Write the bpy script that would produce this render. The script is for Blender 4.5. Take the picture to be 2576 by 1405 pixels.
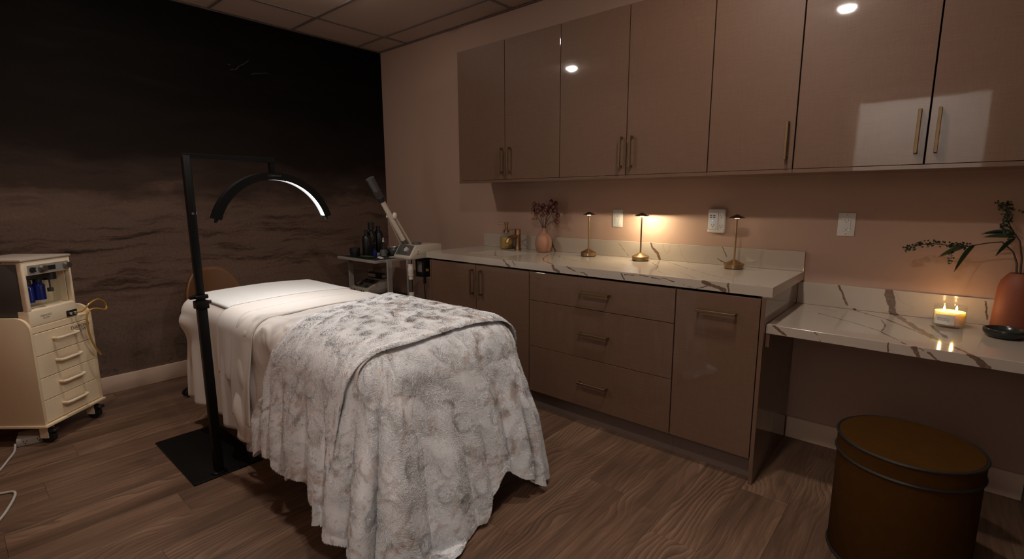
import bpy, bmesh, math, random
import numpy as np
from mathutils import Vector, Matrix, Euler

# ---------------------------------------------------------------- scene, camera, world, light levels
for o in list(bpy.data.objects):
    bpy.data.objects.remove(o)
sc = bpy.context.scene
C = sc.collection
PI = math.pi
random.seed(7)
RNG = np.random.default_rng(7)

sc.view_settings.view_transform = 'Standard'
sc.view_settings.look = 'None'
sc.view_settings.gamma = 1.0
sc.view_settings.use_curve_mapping = False
sc.view_settings.exposure = 0.0
try:
    sc.cycles.use_denoising = True
    sc.cycles.max_bounces = 8
    sc.cycles.sample_clamp_indirect = 4.0
    sc.cycles.caustics_refractive = False
    sc.cycles.caustics_reflective = False
except Exception:
    pass

CAM_POS = Vector((-2.9138, -4.1424, 1.2941))
YAW, PITCH, ROLL, FPX = 0.8574, 0.163, -0.0036, 1244.03
fwd = Vector((math.sin(YAW) * math.cos(PITCH), math.cos(YAW) * math.cos(PITCH), -math.sin(PITCH)))
rgt = Vector((math.cos(YAW), -math.sin(YAW), 0))
upv = rgt.cross(fwd)
r2 = math.cos(ROLL) * rgt + math.sin(ROLL) * upv
u2 = -math.sin(ROLL) * rgt + math.cos(ROLL) * upv
cam_d = bpy.data.cameras.new('camera')
cam = bpy.data.objects.new('camera', cam_d)
C.objects.link(cam)
cam_d.sensor_fit = 'HORIZONTAL'
cam_d.sensor_width = 36.0
cam_d.lens = 36.0 * FPX / 2576.0
cam_d.clip_start = 0.02
cam.matrix_world = Matrix(((r2.x, u2.x, -fwd.x, CAM_POS.x), (r2.y, u2.y, -fwd.y, CAM_POS.y),
                           (r2.z, u2.z, -fwd.z, CAM_POS.z), (0, 0, 0, 1)))
sc.camera = cam

world = bpy.data.worlds.new('world')
sc.world = world
world.use_nodes = True
world.node_tree.nodes['Background'].inputs['Color'].default_value = (0.02, 0.018, 0.016, 1)
world.node_tree.nodes['Background'].inputs['Strength'].default_value = 0.05

# light levels of the lamps the room has (built further down)
E_DOWN = {'a': 55.0, 'b': 500.0, 'c': 490.0, 'd': 470.0}   # recessed ceiling lights
E_ARC = 52.0            # half-moon treatment lamp
E_TABLE = {'dim': 45.0, 'bright': 2500.0}
E_HALL = 23.0           # corridor ceiling panel outside the door
E_FLAME = 30.0
WARM = (1.0, 0.90, 0.80)
COOL = (1.0, 0.93, 0.86)

# ---------------------------------------------------------------- helpers
class MB:
    """collects shapes in one bmesh; build() links them as ONE mesh object"""
    def __init__(self):
        self.bm = bmesh.new()
    def _merge(self, t, M=None):
        if M is not None:
            bmesh.ops.transform(t, matrix=M, verts=t.verts)
        me = bpy.data.meshes.new('tmp')
        t.to_mesh(me)
        t.free()
        self.bm.from_mesh(me)
        bpy.data.meshes.remove(me)
        return self
    def box(self, x0, x1, y0, y1, z0, z1, bev=0.0, seg=2, M=None):
        t = bmesh.new()
        bmesh.ops.create_cube(t, size=1.0)
        for v in t.verts:
            v.co = Vector(((x0 + x1) / 2 + v.co.x * (x1 - x0), (y0 + y1) / 2 + v.co.y * (y1 - y0), (z0 + z1) / 2 + v.co.z * (z1 - z0)))
        if bev > 0:
            bmesh.ops.bevel(t, geom=list(t.edges), offset=bev, segments=seg, profile=0.5, affect='EDGES')
        return self._merge(t, M)
    def cyl(self, p0, p1, r0, r1=None, n=24, caps=True, M=None):
        r1 = r0 if r1 is None else r1
        p0, p1 = Vector(p0), Vector(p1)
        d = p1 - p0
        t = bmesh.new()
        bmesh.ops.create_cone(t, cap_ends=caps, cap_tris=False, segments=n, radius1=max(r0, 1e-5), radius2=max(r1, 1e-5), depth=d.length)
        q = Vector((0, 0, 1)).rotation_difference(d.normalized()).to_matrix().to_4x4()
        bmesh.ops.transform(t, matrix=Matrix.Translation((p0 + p1) / 2) @ q, verts=t.verts)
        return self._merge(t, M)
    def lathe(self, prof, n=32, c=(0, 0, 0), M=None):
        t = bmesh.new()
        rings = []
        for r, z in prof:
            if r < 1e-6:
                rings.append([t.verts.new((c[0], c[1], c[2] + z))])
            else:
                rings.append([t.verts.new((c[0] + r * math.cos(2 * PI * k / n), c[1] + r * math.sin(2 * PI * k / n), c[2] + z)) for k in range(n)])
        for a, b in zip(rings[:-1], rings[1:]):
            for k in range(n):
                k2 = (k + 1) % n
                if len(a) == 1 and len(b) == 1:
                    continue
                if len(a) == 1:
                    t.faces.new((a[0], b[k2], b[k]))
                elif len(b) == 1:
                    t.faces.new((a[k], a[k2], b[0]))
                else:
                    t.faces.new((a[k], a[k2], b[k2], b[k]))
        bmesh.ops.recalc_face_normals(t, faces=t.faces)
        return self._merge(t, M)
    def tube(self, pts, r, n=8, closed=False, M=None, caps=True):
        P = [Vector(p) for p in pts]
        R = r if isinstance(r, (list, tuple)) else [r] * len(P)
        t = bmesh.new()
        rings = []
        prev = None
        for i, p in enumerate(P):
            if closed:
                d = P[(i + 1) % len(P)] - P[i - 1]
            else:
                d = P[min(i + 1, len(P) - 1)] - P[max(i - 1, 0)]
            d.normalize()
            if prev is None:
                a = d.cross(Vector((0, 0, 1)))
                if a.length < 1e-3:
                    a = d.cross(Vector((1, 0, 0)))
            else:
                a = prev - d * prev.dot(d)
                if a.length < 1e-6:
                    a = d.cross(Vector((1, 0, 0)))
            a.normalize()
            prev = a
            b = d.cross(a)
            rings.append([t.verts.new(p + R[i] * (a * math.cos(2 * PI * k / n) + b * math.sin(2 * PI * k / n))) for k in range(n)])
        m = len(rings)
        for i in range(m if closed else m - 1):
            A, B = rings[i], rings[(i + 1) % m]
            for k in range(n):
                t.faces.new((A[k], A[(k + 1) % n], B[(k + 1) % n], B[k]))
        if caps and not closed:
            t.faces.new(rings[0][::-1])
            t.faces.new(rings[-1])
        bmesh.ops.recalc_face_normals(t, faces=t.faces)
        return self._merge(t, M)
    def prism(self, poly, z0, z1, M=None, bev=0.0):
        """polygon in xy extruded along z"""
        t = bmesh.new()
        a = [t.verts.new((x, y, z0)) for x, y in poly]
        b = [t.verts.new((x, y, z1)) for x, y in poly]
        t.faces.new(a[::-1])
        t.faces.new(b)
        n = len(poly)
        for k in range(n):
            t.faces.new((a[k], a[(k + 1) % n], b[(k + 1) % n], b[k]))
        bmesh.ops.recalc_face_normals(t, faces=t.faces)
        if bev > 0:
            bmesh.ops.bevel(t, geom=list(t.edges), offset=bev, segments=2, profile=0.5, affect='EDGES')
        return self._merge(t, M)
    def ball(self, c, r, s=(1, 1, 1), u=16, v=10, M=None):
        t = bmesh.new()
        bmesh.ops.create_uvsphere(t, u_segments=u, v_segments=v, radius=r)
        for w in t.verts:
            w.co = Vector((c[0] + w.co.x * s[0], c[1] + w.co.y * s[1], c[2] + w.co.z * s[2]))
        return self._merge(t, M)
    def quad(self, a, b, c, d):
        self.bm.faces.new([self.bm.verts.new(p) for p in (a, b, c, d)])
        return self
    def mesh(self, name, mat, smooth=True, angle=35):
        me = bpy.data.meshes.new(name)
        self.bm.to_mesh(me)
        self.bm.free()
        if mat is not None:
            me.materials.append(mat)
        if smooth:
            me.polygons.foreach_set('use_smooth', [True] * len(me.polygons))
            try:
                me.set_sharp_from_angle(angle=math.radians(angle))
            except Exception:
                pass
        return me
    def build(self, name, mat, parent=None, smooth=True, angle=35):
        return link(name, self.mesh(name, mat, smooth, angle), parent)

def link(name, me, parent=None):
    o = bpy.data.objects.new(name, me)
    C.objects.link(o)
    if parent is not None:
        o.parent = parent
    return o

def tag(o, label=None, cat=None, group=None, kind=None):
    if label: o['label'] = label
    if cat: o['category'] = cat
    if group: o['group'] = group
    if kind: o['kind'] = kind
    return o

def thing(name, label, cat, loc=(0, 0, 0), rz=0.0, group=None):
    o = bpy.data.objects.new(name, None)
    C.objects.link(o)
    o.empty_display_size = 0.05
    o.location = loc
    o.rotation_euler = (0, 0, rz)
    return tag(o, label, cat, group)

def struct(o):
    o['kind'] = 'structure'
    return o

def grid_mesh(name, P, mat, uv=None, closed_u=False, thick=0.0, smooth=True):
    """P: (nu,nv,3) array of points"""
    nu, nv = P.shape[:2]
    verts = P.reshape(-1, 3)
    idx = np.arange(nu * nv).reshape(nu, nv)
    f = np.stack([idx[:-1, :-1], idx[1:, :-1], idx[1:, 1:], idx[:-1, 1:]], -1).reshape(-1, 4)
    me = bpy.data.meshes.new(name)
    me.from_pydata(verts.tolist(), [], f.tolist())
    if uv is not None:
        l = me.uv_layers.new(name='UVMap')
        lv = np.empty(len(me.loops), dtype=np.int32)
        me.loops.foreach_get('vertex_index', lv)
        l.data.foreach_set('uv', uv.reshape(-1, 2)[lv].astype(np.float32).ravel())
    me.materials.append(mat)
    if smooth:
        me.polygons.foreach_set('use_smooth', [True] * len(me.polygons))
    return me

def text(name, body, size, M, mat, parent, ext=0.0003, align='CENTER'):
    cu = bpy.data.curves.new(name, 'FONT')
    cu.body = body
    cu.size = size
    cu.align_x = align
    cu.align_y = 'CENTER'
    cu.extrude = ext
    cu.resolution_u = 3
    t = bpy.data.objects.new(name, cu)
    C.objects.link(t)
    dg = bpy.context.evaluated_depsgraph_get()
    me = bpy.data.meshes.new_from_object(t.evaluated_get(dg))
    bpy.data.objects.remove(t)
    me.transform(M)
    me.materials.clear()
    me.materials.append(mat)
    return link(name, me, parent)

def frameM(o, x, y, z):
    """matrix with columns x,y,z at origin o"""
    x, y, z, o = Vector(x), Vector(y), Vector(z), Vector(o)
    return Matrix(((x.x, y.x, z.x, o.x), (x.y, y.y, z.y, o.y), (x.z, y.z, z.z, o.z), (0, 0, 0, 1)))

# ---------------------------------------------------------------- materials
MATS = {}
def new_mat(name):
    m = bpy.data.materials.new(name)
    m.use_nodes = True
    MATS[name] = m
    nt = m.node_tree
    return m, nt, nt.nodes['Principled BSDF']

def setp(b, **k):
    names = dict(col='Base Color', rough='Roughness', metal='Metallic', spec='Specular IOR Level', coat='Coat Weight', coatr='Coat Roughness',
                 trans='Transmission Weight', ior='IOR', emc='Emission Color', ems='Emission Strength', sss='Subsurface Weight', sheen='Sheen Weight', alpha='Alpha')
    for a, v in k.items():
        s = b.inputs.get(names[a])
        if s is None: continue
        s.default_value = (*v, 1) if a in ('col', 'emc') else v

def simple(name, col, rough=0.5, bump=0.0, bscale=80.0, var=0.0, **k):
    m, nt, b = new_mat(name)
    setp(b, col=col, rough=rough, **k)
    tc = nt.nodes.new('ShaderNodeTexCoord')
    nz = nt.nodes.new('ShaderNodeTexNoise')
    nz.inputs['Scale'].default_value = bscale
    nz.inputs['Detail'].default_value = 3
    nt.links.new(tc.outputs['Object'], nz.inputs['Vector'])
    v = var if var > 0 else 0.04
    mx = nt.nodes.new('ShaderNodeMix'); mx.data_type = 'RGBA'
    mx.inputs[6].default_value = tuple(max(0, c * (1 - v)) for c in col) + (1,)
    mx.inputs[7].default_value = tuple(min(1, c * (1 + v)) for c in col) + (1,)
    nt.links.new(nz.outputs[0], mx.inputs[0])
    nt.links.new(mx.outputs[2], b.inputs['Base Color'])
    if bump > 0:
        bp = nt.nodes.new('ShaderNodeBump')
        bp.inputs['Strength'].default_value = bump
        bp.inputs['Distance'].default_value = 0.002
        nt.links.new(nz.outputs[0], bp.inputs['Height'])
        nt.links.new(bp.outputs[0], b.inputs['Normal'])
    return m

def emit(name, col, strength):
    m = bpy.data.materials.new(name)
    m.use_nodes = True
    nt = m.node_tree
    nt.nodes.clear()
    e = nt.nodes.new('ShaderNodeEmission')
    e.inputs[0].default_value = (*col, 1)
    e.inputs[1].default_value = strength
    o = nt.nodes.new('ShaderNodeOutputMaterial')
    nt.links.new(e.outputs[0], o.inputs[0])
    return m

def thin_glass(name, tint=(0.95, 0.97, 0.96), refl=1.0):
    m = bpy.data.materials.new(name)
    m.use_nodes = True
    nt = m.node_tree
    nt.nodes.clear()
    tr = nt.nodes.new('ShaderNodeBsdfTransparent'); tr.inputs[0].default_value = (*tint, 1)
    gl = nt.nodes.new('ShaderNodeBsdfGlossy'); gl.inputs['Roughness'].default_value = 0.03
    lw = nt.nodes.new('ShaderNodeLayerWeight'); lw.inputs[0].default_value = 0.5
    pw = nt.nodes.new('ShaderNodeMath'); pw.operation = 'POWER'; pw.inputs[1].default_value = 4.0
    nt.links.new(lw.outputs['Facing'], pw.inputs[0])
    fr = nt.nodes.new('ShaderNodeMath'); fr.operation = 'MULTIPLY_ADD'; fr.inputs[1].default_value = 0.55; fr.inputs[2].default_value = 0.045
    nt.links.new(pw.outputs[0], fr.inputs[0])
    mx = nt.nodes.new('ShaderNodeMixShader')
    o = nt.nodes.new('ShaderNodeOutputMaterial')
    nt.links.new(fr.outputs[0], mx.inputs[0]); nt.links.new(tr.outputs[0], mx.inputs[1]); nt.links.new(gl.outputs[0], mx.inputs[2])
    nt.links.new(mx.outputs[0], o.inputs[0])
    return m

class G:
    """small node-graph helper"""
    def __init__(self, nt): self.nt = nt
    def n(self, t, **k):
        x = self.nt.nodes.new(t)
        for a, v in k.items(): setattr(x, a, v)
        return x
    def put(self, sock, v):
        if isinstance(v, bpy.types.NodeSocket): self.nt.links.new(v, sock)
        else: sock.default_value = v
    def math(self, op, a, b=None, clamp=False):
        x = self.n('ShaderNodeMath', operation=op, use_clamp=clamp)
        self.put(x.inputs[0], a)
        if b is not None: self.put(x.inputs[1], b)
        return x.outputs[0]
    def vec(self, op, a, b=None, s=None):
        x = self.n('ShaderNodeVectorMath', operation=op)
        self.put(x.inputs[0], a)
        if b is not None: self.put(x.inputs[1], b)
        if s is not None: self.put(x.inputs['Scale'], s)
        return x.outputs['Value'] if op in ('DOT_PRODUCT', 'DISTANCE', 'LENGTH') else x.outputs['Vector']
    def noise(self, v, scale, detail=4, rough=0.5, dist=0.0, col=False):
        x = self.n('ShaderNodeTexNoise')
        self.put(x.inputs['Vector'], v)
        x.inputs['Scale'].default_value = scale
        x.inputs['Detail'].default_value = detail
        x.inputs['Roughness'].default_value = rough
        x.inputs['Distortion'].default_value = dist
        return x.outputs[1 if col else 0]
    def ramp(self, f, stops, interp='LINEAR'):
        x = self.n('ShaderNodeValToRGB')
        x.color_ramp.interpolation = interp
        el = x.color_ramp.elements
        while len(el) < len(stops): el.new(0.5)
        for e, (p, c) in zip(el, stops):
            e.position = p
            e.color = (*c, 1) if len(c) == 3 else c
        self.put(x.inputs[0], f)
        return x.outputs[0]
    def mix(self, f, a, b, mode='MIX'):
        x = self.n('ShaderNodeMix', data_type='RGBA', blend_type=mode)
        self.put(x.inputs[0], f)
        for s, v in ((x.inputs[6], a), (x.inputs[7], b)):
            self.put(s, (*v, 1) if isinstance(v, tuple) and len(v) == 3 else v)
        return x.outputs[2]
    def maprange(self, v, a, b, c=0.0, d=1.0, smooth=False):
        x = self.n('ShaderNodeMapRange')
        if smooth: x.interpolation_type = 'SMOOTHSTEP'
        self.put(x.inputs[0], v)
        for i, q in enumerate((a, b, c, d)): x.inputs[i + 1].default_value = q
        return x.outputs[0]
    def mapping(self, v, scale=(1, 1, 1), loc=(0, 0, 0), rot=(0, 0, 0)):
        x = self.n('ShaderNodeMapping')
        self.put(x.inputs[0], v)
        x.inputs['Location'].default_value = loc
        x.inputs['Rotation'].default_value = rot
        x.inputs['Scale'].default_value = scale
        return x.outputs[0]
    def coord(self, which='Object'):
        return self.n('ShaderNodeTexCoord').outputs[which]
    def bump(self, h, strength, dist=0.002, normal=None):
        x = self.n('ShaderNodeBump')
        x.inputs['Strength'].default_value = strength
        x.inputs['Distance'].default_value = dist
        self.put(x.inputs['Height'], h)
        if normal is not None: self.put(x.inputs['Normal'], normal)
        return x.outputs[0]
    def seg_dist(self, P, polys):
        """smallest (distance / half width) of point P to a set of polylines"""
        cur = None
        for pts, w in polys:
            for a, b in zip(pts[:-1], pts[1:]):
                a, b = Vector(a), Vector(b)
                ba = b - a
                pa = self.vec('SUBTRACT', P, tuple(a))
                h = self.vec('DOT_PRODUCT', pa, tuple(ba / max(ba.length_squared, 1e-9)))
                h = self.math('ADD', h, 0.0, clamp=True)
                q = self.vec('SCALE', tuple(ba), s=h)
                d = self.vec('DISTANCE', pa, q)
                d = self.math('MULTIPLY', d, 1.0 / w)
                cur = d if cur is None else self.math('MINIMUM', cur, d)
        return cur

# --- walls
def wall_paint():
    m, nt, b = new_mat('wall_paint'); g = G(nt)
    P = g.coord()
    n1 = g.noise(P, 1.3, 3)
    c = g.mix(n1, (0.3811, 0.2488, 0.1906), (0.4182, 0.2713, 0.2094))
    nt.links.new(c, b.inputs['Base Color'])
    setp(b, rough=0.62, spec=0.3)
    nt.links.new(g.bump(g.noise(P, 260, 2), 0.10, 0.001), b.inputs['Normal'])
    return m

BIRDS = [([(-1.356, 0.0, 2.285), (-1.334, 0.0, 2.284)], 0.003),
 ([(-1.335, 0.0, 2.247), (-1.306, 0.0, 2.258), (-1.298, 0.0, 2.254), (-1.273, 0.0, 2.284), (-1.24, 0.0, 2.305), (-1.2, 0.0, 2.338)], 0.004),
 ([(-1.194, 0.0, 2.238), (-1.163, 0.0, 2.252), (-1.139, 0.0, 2.256), (-1.118, 0.0, 2.26), (-1.078, 0.0, 2.27), (-1.063, 0.0, 2.27)], 0.003)]

def mural():
    """printed wall mural: black sky over a brown misty shore, brushed in horizontal streaks"""
    m, nt, b = new_mat('mural_print'); g = G(nt)
    P = g.coord()
    z = g.n('ShaderNodeSeparateXYZ'); nt.links.new(P, z.inputs[0])
    Z = z.outputs[2]
    W = g.vec('ADD', P, g.vec('SCALE', g.vec('SUBTRACT', g.noise(P, 2.3, 4, 0.6, col=True), (0.5, 0.5, 0.5)), s=0.16))
    big = g.noise(g.mapping(W, scale=(1.0, 1.0, 3.6), rot=(0, math.radians(3), 0)), 1.0, 6, 0.6)
    st = g.noise(g.mapping(W, scale=(1.0, 1.0, 9.0), rot=(0, math.radians(4), 0)), 1.5, 10, 0.68)
    fine = g.noise(P, 60, 6, 0.75)
    zz = g.math('ADD', Z, g.math('MULTIPLY', g.math('SUBTRACT', big, 0.5), 0.75))
    base = g.ramp(g.maprange(zz, 0.0, 2.6), [(0.0, (0.164, 0.1104, 0.0864)), (0.14, (0.156, 0.104, 0.0808)), (0.27, (0.168, 0.1056, 0.0792)), (0.40, (0.1235, 0.0804, 0.06093)),
                                           (0.475, (0.1277, 0.08344, 0.06304)), (0.53, (0.04736, 0.03064, 0.02408)), (0.62, (0.01482, 0.01034, 0.008856)), (0.78, (0.005766, 0.004402, 0.003718)), (1.0, (0.003706, 0.003064, 0.002656))])
    # dark brush streaks in the shore
    band = g.math('MULTIPLY', g.maprange(Z, 0.50, 0.82, smooth=True), g.maprange(Z, 1.36, 1.08, smooth=True))
    dark = g.math('MULTIPLY', g.maprange(st, 0.48, 0.68, smooth=True), g.math('ADD', g.math('MULTIPLY', band, 0.80), 0.20))
    c = g.mix(dark, base, (0.01854, 0.01226, 0.01027))
    light = g.math('MULTIPLY', g.maprange(st, 0.42, 0.28, smooth=True), g.math('MULTIPLY', band, 0.45))
    c = g.mix(light, c, (0.2059, 0.1398, 0.1045))
    # cracked plaster low on the wall
    low = g.maprange(Z, 0.55, 0.1, smooth=True)
    cr = g.maprange(g.noise(g.mapping(P, scale=(1, 1, 1.6)), 7, 9, 0.72, 0.8), 0.56, 0.63, smooth=True)
    c = g.mix(g.math('MULTIPLY', cr, g.math('MULTIPLY', low, 0.65)), c, (0.05, 0.036, 0.03))
    sp = g.math('MULTIPLY', g.maprange(fine, 0.50, 0.72), g.maprange(Z, 1.5, 1.1, 0.0, 0.55))
    c = g.mix(sp, c, (0.045, 0.033, 0.029))
    c = g.mix(g.math('MULTIPLY', g.maprange(fine, 0.42, 0.26), g.maprange(Z, 1.5, 1.1, 0.0, 0.30)), c, (0.48, 0.36, 0.30))
    # painted birds
    D = g.vec('ADD', P, g.vec('SCALE', g.vec('SUBTRACT', g.noise(P, 60, 2, col=True), (0.5, 0.5, 0.5)), s=0.008))
    bd = g.seg_dist(D, BIRDS)
    c = g.mix(g.math('MULTIPLY', g.maprange(bd, 1.0, 0.3), 0.5), c, (0.085, 0.06, 0.05))
    nt.links.new(c, b.inputs['Base Color'])
    setp(b, rough=0.8, spec=0.04)
    nt.links.new(g.bump(fine, 0.12, 0.001), b.inputs['Normal'])
    return m

def plank_mat():
    m, nt, b = new_mat('floor_plank'); g = G(nt)
    P = g.coord()
    r = g.n('ShaderNodeObjectInfo').outputs['Random']
    off = g.n('ShaderNodeCombineXYZ')
    nt.links.new(g.math('MULTIPLY', r, 37.0), off.inputs[0]); nt.links.new(g.math('MULTIPLY', r, 11.0), off.inputs[1]); nt.links.new(g.math('MULTIPLY', r, 23.0), off.inputs[2])
    Q = g.vec('ADD', P, off.outputs[0])
    # growth rings: bands across the board, pulled into long cathedral arches
    warp = g.vec('SCALE', g.vec('SUBTRACT', g.noise(g.mapping(Q, scale=(0.9, 2.4, 1)), 1.2, 2, 0.5, col=True), (0.5, 0.5, 0.5)), s=0.42)
    w = g.n('ShaderNodeTexWave', wave_type='BANDS', bands_direction='Y', wave_profile='SAW')
    nt.links.new(g.vec('ADD', g.mapping(Q, scale=(0.10, 1, 1)), warp), w.inputs[0])
    w.inputs['Scale'].default_value = 15; w.inputs['Distortion'].default_value = 0.7; w.inputs['Detail'].default_value = 3; w.inputs['Detail Scale'].default_value = 3.0
    fine = g.noise(g.mapping(Q, scale=(3.0, 110, 1)), 1.6, 5, 0.65)
    mid = g.noise(g.mapping(Q, scale=(1.2, 22, 1)), 1.5, 4, 0.6)
    patch = g.noise(g.mapping(Q, scale=(1, 4.5, 1)), 1.3, 4, 0.55)
    show = g.maprange(g.noise(g.mapping(Q, scale=(1, 3.5, 1)), 0.9, 2), 0.42, 0.62, 0.03, 0.20, smooth=True)
    a = g.math('ADD', g.math('MULTIPLY', w.outputs[1], show), g.math('MULTIPLY', fine, 0.34))
    a = g.math('ADD', a, g.math('ADD', g.math('MULTIPLY', patch, 0.34), g.math('MULTIPLY', mid, 0.30)))
    a = g.math('ADD', a, g.math('MULTIPLY', g.math('SUBTRACT', r, 0.5), 0.06))
    c = g.ramp(a, [(0.36, (0.06801, 0.03789, 0.02468)), (0.49, (0.1275, 0.07222, 0.04584)), (0.58, (0.1816, 0.1038, 0.06528)), (0.74, (0.2782, 0.1718, 0.1116))])
    nt.links.new(c, b.inputs['Base Color'])
    setp(b, rough=0.42, spec=0.4)
    nt.links.new(g.bump(fine, 0.12, 0.001), b.inputs['Normal'])
    return m

def linen():
    """glossy laminate with a woven linen print"""
    m, nt, b = new_mat('linen_laminate'); g = G(nt)
    P = g.coord()
    n1 = g.noise(g.mapping(P, scale=(400, 12, 420)), 1.0, 2, 0.6)
    n2 = g.noise(g.mapping(P, scale=(400, 420, 12)), 1.0, 2, 0.6)
    w = g.math('ADD', g.math('MULTIPLY', n1, 0.55), g.math('MULTIPLY', n2, 0.45))
    c = g.ramp(w, [(0.30, (0.1113, 0.06054, 0.03725)), (0.5, (0.1329, 0.07241, 0.04499)), (0.70, (0.1544, 0.08487, 0.05321))])
    nt.links.new(c, b.inputs['Base Color'])
    setp(b, rough=0.5, spec=0.3, coat=1.0, coatr=0.035)
    b.inputs['Coat IOR'].default_value = 1.5
    nt.links.new(g.bump(w, 0.25, 0.0006), b.inputs['Normal'])
    wob = g.noise(P, 14, 2)
    nt.links.new(g.bump(g.math('ADD', wob, g.math('MULTIPLY', w, 0.02)), 0.02, 0.004), b.inputs['Coat Normal'])
    return m

VEIN_C=[
([(-0.02, -2.783, 1.016), (-0.02, -2.794, 0.989), (-0.02, -2.827, 0.956), (-0.02, -2.845, 0.917)],0.011),
([(-0.02, -2.547, 1.013), (-0.02, -2.571, 0.994), (-0.02, -2.636, 0.924)],0.002),
([(-0.02, -3.218, 1.018), (-0.02, -3.236, 0.979), (-0.02, -3.254, 0.944)],0.004),
([(-0.02, -3.196, 0.946), (-0.02, -3.233, 0.929)],0.004),
([(-0.02, -1.746, 0.958), (-0.02, -1.794, 0.921)],0.003),
([(-0.02, -2.009, 0.987), (-0.02, -2.032, 0.951), (-0.02, -2.052, 0.917)],0.01),
([(-0.033, -2.856, 0.914), (-0.143, -2.989, 0.914), (-0.327, -3.173, 0.914), (-0.48, -3.367, 0.914)],0.004),
([(-0.051, -2.864, 0.914), (-0.172, -2.869, 0.914), (-0.298, -2.962, 0.914), (-0.465, -3.027, 0.914), (-0.533, -3.103, 0.914), (-0.618, -3.311, 0.914)],0.0035),
([(-0.452, -3.158, 0.914), (-0.588, -3.292, 0.914)],0.003),
([(-0.165, -2.149, 0.914), (-0.362, -2.383, 0.914), (-0.396, -2.56, 0.914)],0.003),
([(-0.225, -2.141, 0.914), (-0.413, -2.241, 0.914), (-0.514, -2.323, 0.914), (-0.605, -2.46, 0.914)],0.006),
([(-0.498, -1.835, 0.914), (-0.559, -1.96, 0.914), (-0.611, -2.077, 0.914)],0.004),
([(-0.511, -3.403, 0.914), (-0.585, -3.553, 0.914), (-0.626, -3.626, 0.914)],0.002),
([(-0.136, -2.531, 0.914), (-0.238, -2.633, 0.914), (-0.347, -2.77, 0.914), (-0.393, -2.878, 0.914)],0.002),
([(-0.479, -2.735, 0.914), (-0.506, -2.817, 0.914), (-0.525, -2.95, 0.914)],0.0018),
([(-0.622, -2.088, 0.916), (-0.622, -2.114, 0.889), (-0.622, -2.14, 0.875)],0.011),
([(-0.622, -2.165, 0.911), (-0.622, -2.185, 0.883)],0.004),
([(-0.622, -2.468, 0.913), (-0.622, -2.482, 0.891), (-0.622, -2.517, 0.874)],0.01),
([(-0.622, -2.563, 0.912), (-0.622, -2.615, 0.896), (-0.622, -2.648, 0.883), (-0.622, -2.68, 0.888), (-0.622, -2.705, 0.875)],0.0045),
([(-0.622, -2.908, 0.908), (-0.622, -2.925, 0.878)],0.005),
([(-0.622, -2.926, 0.905), (-0.622, -2.995, 0.906), (-0.622, -3.082, 0.902), (-0.622, -3.124, 0.899), (-0.622, -3.144, 0.907), (-0.622, -3.184, 0.895), (-0.622, -3.292, 0.877)],0.003),
([(-0.622, -3.331, 0.911), (-0.622, -3.368, 0.895), (-0.622, -3.402, 0.887), (-0.622, -3.431, 0.873)],0.01),
([(-0.622, -3.441, 0.93), (-0.622, -3.441, 0.901), (-0.622, -3.452, 0.871)],0.005),
([(-0.622, -3.303, 0.876), (-0.622, -3.357, 0.893)],0.003),
([(-0.622, -3.572, 0.911), (-0.622, -3.578, 0.882)],0.0015),
]
VEIN_D=[
([(-0.02, -3.786, 0.859), (-0.02, -3.807, 0.81), (-0.02, -3.828, 0.768)],0.006),
([(-0.02, -3.984, 0.852), (-0.02, -3.994, 0.802), (-0.02, -4.009, 0.758)],0.024),
([(-0.02, -4.318, 0.851), (-0.02, -4.333, 0.776)],0.004),
([(0.052, -3.821, 0.748), (-0.056, -3.881, 0.748), (-0.155, -3.994, 0.748), (-0.279, -4.072, 0.748), (-0.428, -4.167, 0.748), (-0.527, -4.229, 0.748), (-0.601, -4.264, 0.748)],0.008),
([(0.031, -4.007, 0.748), (-0.161, -4.067, 0.748), (-0.298, -4.118, 0.748), (-0.428, -4.167, 0.748)],0.016),
([(-0.221, -3.744, 0.748), (-0.326, -3.891, 0.748), (-0.419, -3.991, 0.748), (-0.591, -4.087, 0.748)],0.005),
([(-0.185, -3.981, 0.748), (-0.292, -4.004, 0.748), (-0.425, -4.0, 0.748)],0.004),
([(-0.177, -4.155, 0.748), (-0.302, -4.178, 0.748), (-0.385, -4.203, 0.748)],0.009),
([(-0.606, -4.112, 0.743), (-0.606, -4.131, 0.708)],0.01),
([(-0.606, -4.128, 0.744), (-0.606, -4.16, 0.727), (-0.606, -4.185, 0.709)],0.004),
([(-0.606, -4.26, 0.751), (-0.606, -4.286, 0.734), (-0.606, -4.313, 0.708)],0.012),
([(-0.606, -4.031, 0.749), (-0.606, -4.041, 0.71)],0.003),
([(-0.606, -3.632, 0.75), (-0.606, -3.687, 0.713)],0.005),
([(-0.606, -3.795, 0.748), (-0.606, -3.82, 0.711)],0.002),
]
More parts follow.
